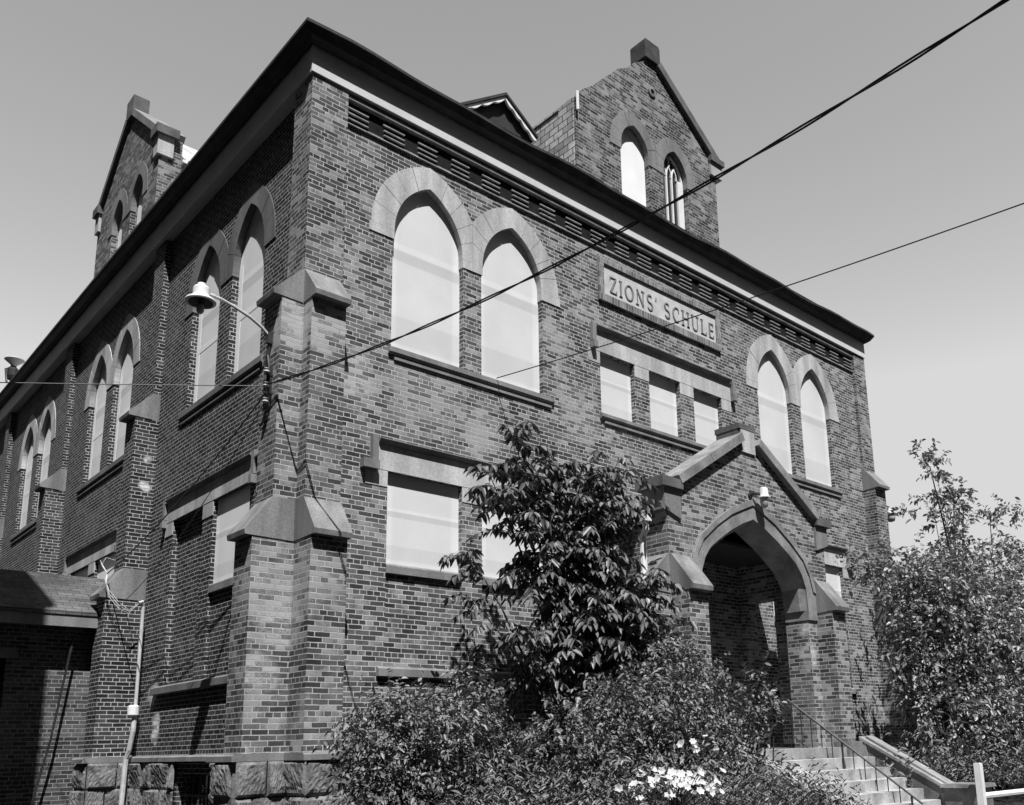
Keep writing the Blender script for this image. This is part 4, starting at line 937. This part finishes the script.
# white flowers
def flowers(cx, cy, z, r, n, label):
    root = empty('flowering_plant', (cx, cy, -1.45), label, 'flowers', None); P, Dv, N, L, W, T = [], [], [], [], [], []
    bm = bmesh.new()
    for i in range(n):
        a = rng.random() * 2 * PI; q = np.array([cx + r * rng.normal() * .55, cy + .25 * rng.normal(), z + rng.normal() * .07]); f = unit(np.array([-.25, -.6, .6]) + rng.normal(size=3) * .35)
        u = unit(np.cross(f, rng.normal(size=3))); v = np.cross(f, u); tube(bm, [(q[0], q[1] + .1, -1.45), q * .5 + np.array([cx, cy, z - .3]) * .5, q], .004, 3, cap=False)
        sz = rng.uniform(.034, .056)
        for k in range(6):
            an = k * PI / 3; dd = u * math.cos(an) + v * math.sin(an); P.append(q); Dv.append(unit(dd + f * .35)); N.append(f); L.append(sz); W.append(sz * .8); T.append(.85 + .2 * rng.random())
    leaf_mesh('blossom', P, Dv, N, L, W, T, M['petal'], root, .05, .08); fin(bm, 'stems', M['leafW'] if False else M['bark'], root, recalc=False, uvs=False)
flowers(1.8, -4.75, -.40, .40, 110, 'clump of white blossoms low in the front bed')
flowers(3.3, -3.9, -.05, .2, 7, 'few white blossoms in the shrub left of the steps')

# ------------------------------------------------------------------ ground
def gz(x, y):
    t = max(0, min(1, (y + 5.2) / 3.4)); t = t * t * (3 - 2 * t); return -1.66 + .46 * t
bm = bmesh.new(); xs = [-400, -60, -25] + [-14 + i * 2 for i in range(22)] + [40, 80, 400]; ys = [-400, -60, -25] + [-14 + i * .8 for i in range(26)] + [12, 20, 40, 100, 400]
V = [[bm.verts.new((x, y, gz(x, y))) for x in xs] for y in ys]
for j in range(len(ys) - 1):
    for i in range(len(xs) - 1): bm.faces.new((V[j][i], V[j][i + 1], V[j + 1][i + 1], V[j + 1][i]))
gr = fin(bm, 'ground', M['ground']); gr['kind'] = 'structure'
bm = bmesh.new(); box(bm, -40, 40, -8.2, -6.4, -1.75, -1.62); pv = fin(bm, 'pavement', M['asph']); pv['kind'] = 'structure'

# ------------------------------------------------------------------ light, sky, camera
SUN = Vector((-.278, -.54, 1)).normalized()
el = math.asin(SUN.z); azb = math.atan2(SUN.x, SUN.y)
L_ = bpy.data.lights.new('sun', 'SUN'); L_.energy = 5.0; L_.angle = math.radians(.5); L_.color = (1, 1, 1)
so = bpy.data.objects.new('sun', L_); COL.objects.link(so); so.rotation_euler = SUN.to_track_quat('Z', 'Y').to_euler()
wd = bpy.data.worlds.new('World'); sc.world = wd; wd.use_nodes = True; nt = wd.node_tree; nt.nodes.clear()
sky = nt.nodes.new('ShaderNodeTexSky'); sky.sky_type = 'NISHITA'; sky.sun_disc = False; sky.sun_elevation = el; sky.sun_rotation = azb; sky.altitude = 300; sky.dust_density = 1.6; sky.ozone_density = 1
bw = nt.nodes.new('ShaderNodeRGBToBW'); bg = nt.nodes.new('ShaderNodeBackground'); wo = nt.nodes.new('ShaderNodeOutputWorld')
nt.links.new(sky.outputs[0], bw.inputs[0]); pw = mth(nt, 'POWER', bw.outputs[0], 1.4); pw = mth(nt, 'MULTIPLY', mth(nt, 'MINIMUM', pw, 3.0), 1.66)
nt.links.new(pw, bg.inputs[0]); bg.inputs[1].default_value = .1; nt.links.new(bg.outputs[0], wo.inputs[0])

cam = bpy.data.cameras.new('camera'); co = bpy.data.objects.new('camera', cam); COL.objects.link(co); sc.camera = co
cam.sensor_width = 36; cam.lens = 32.035; cam.shift_x = -.06306; cam.shift_y = .14174; cam.clip_start = .05; cam.clip_end = 2000
RM = [[0.727338, -0.685833, -0.024746], [0.127775, 0.170759, -0.976993], [0.674279, 0.707443, 0.211831]]; CP = [-5.235, -10.8396, -0.0082]
co.matrix_world = Matrix(((RM[0][0], -RM[1][0], -RM[2][0], CP[0]), (RM[0][1], -RM[1][1], -RM[2][1], CP[1]), (RM[0][2], -RM[1][2], -RM[2][2], CP[2]), (0, 0, 0, 1)))
vs = sc.view_settings; vs.view_transform = 'Standard'; vs.look = 'None'; vs.exposure = 0.48; vs.gamma = 1; vs.use_curve_mapping = False
sc.cycles.max_bounces = 5; sc.cycles.use_denoising = True
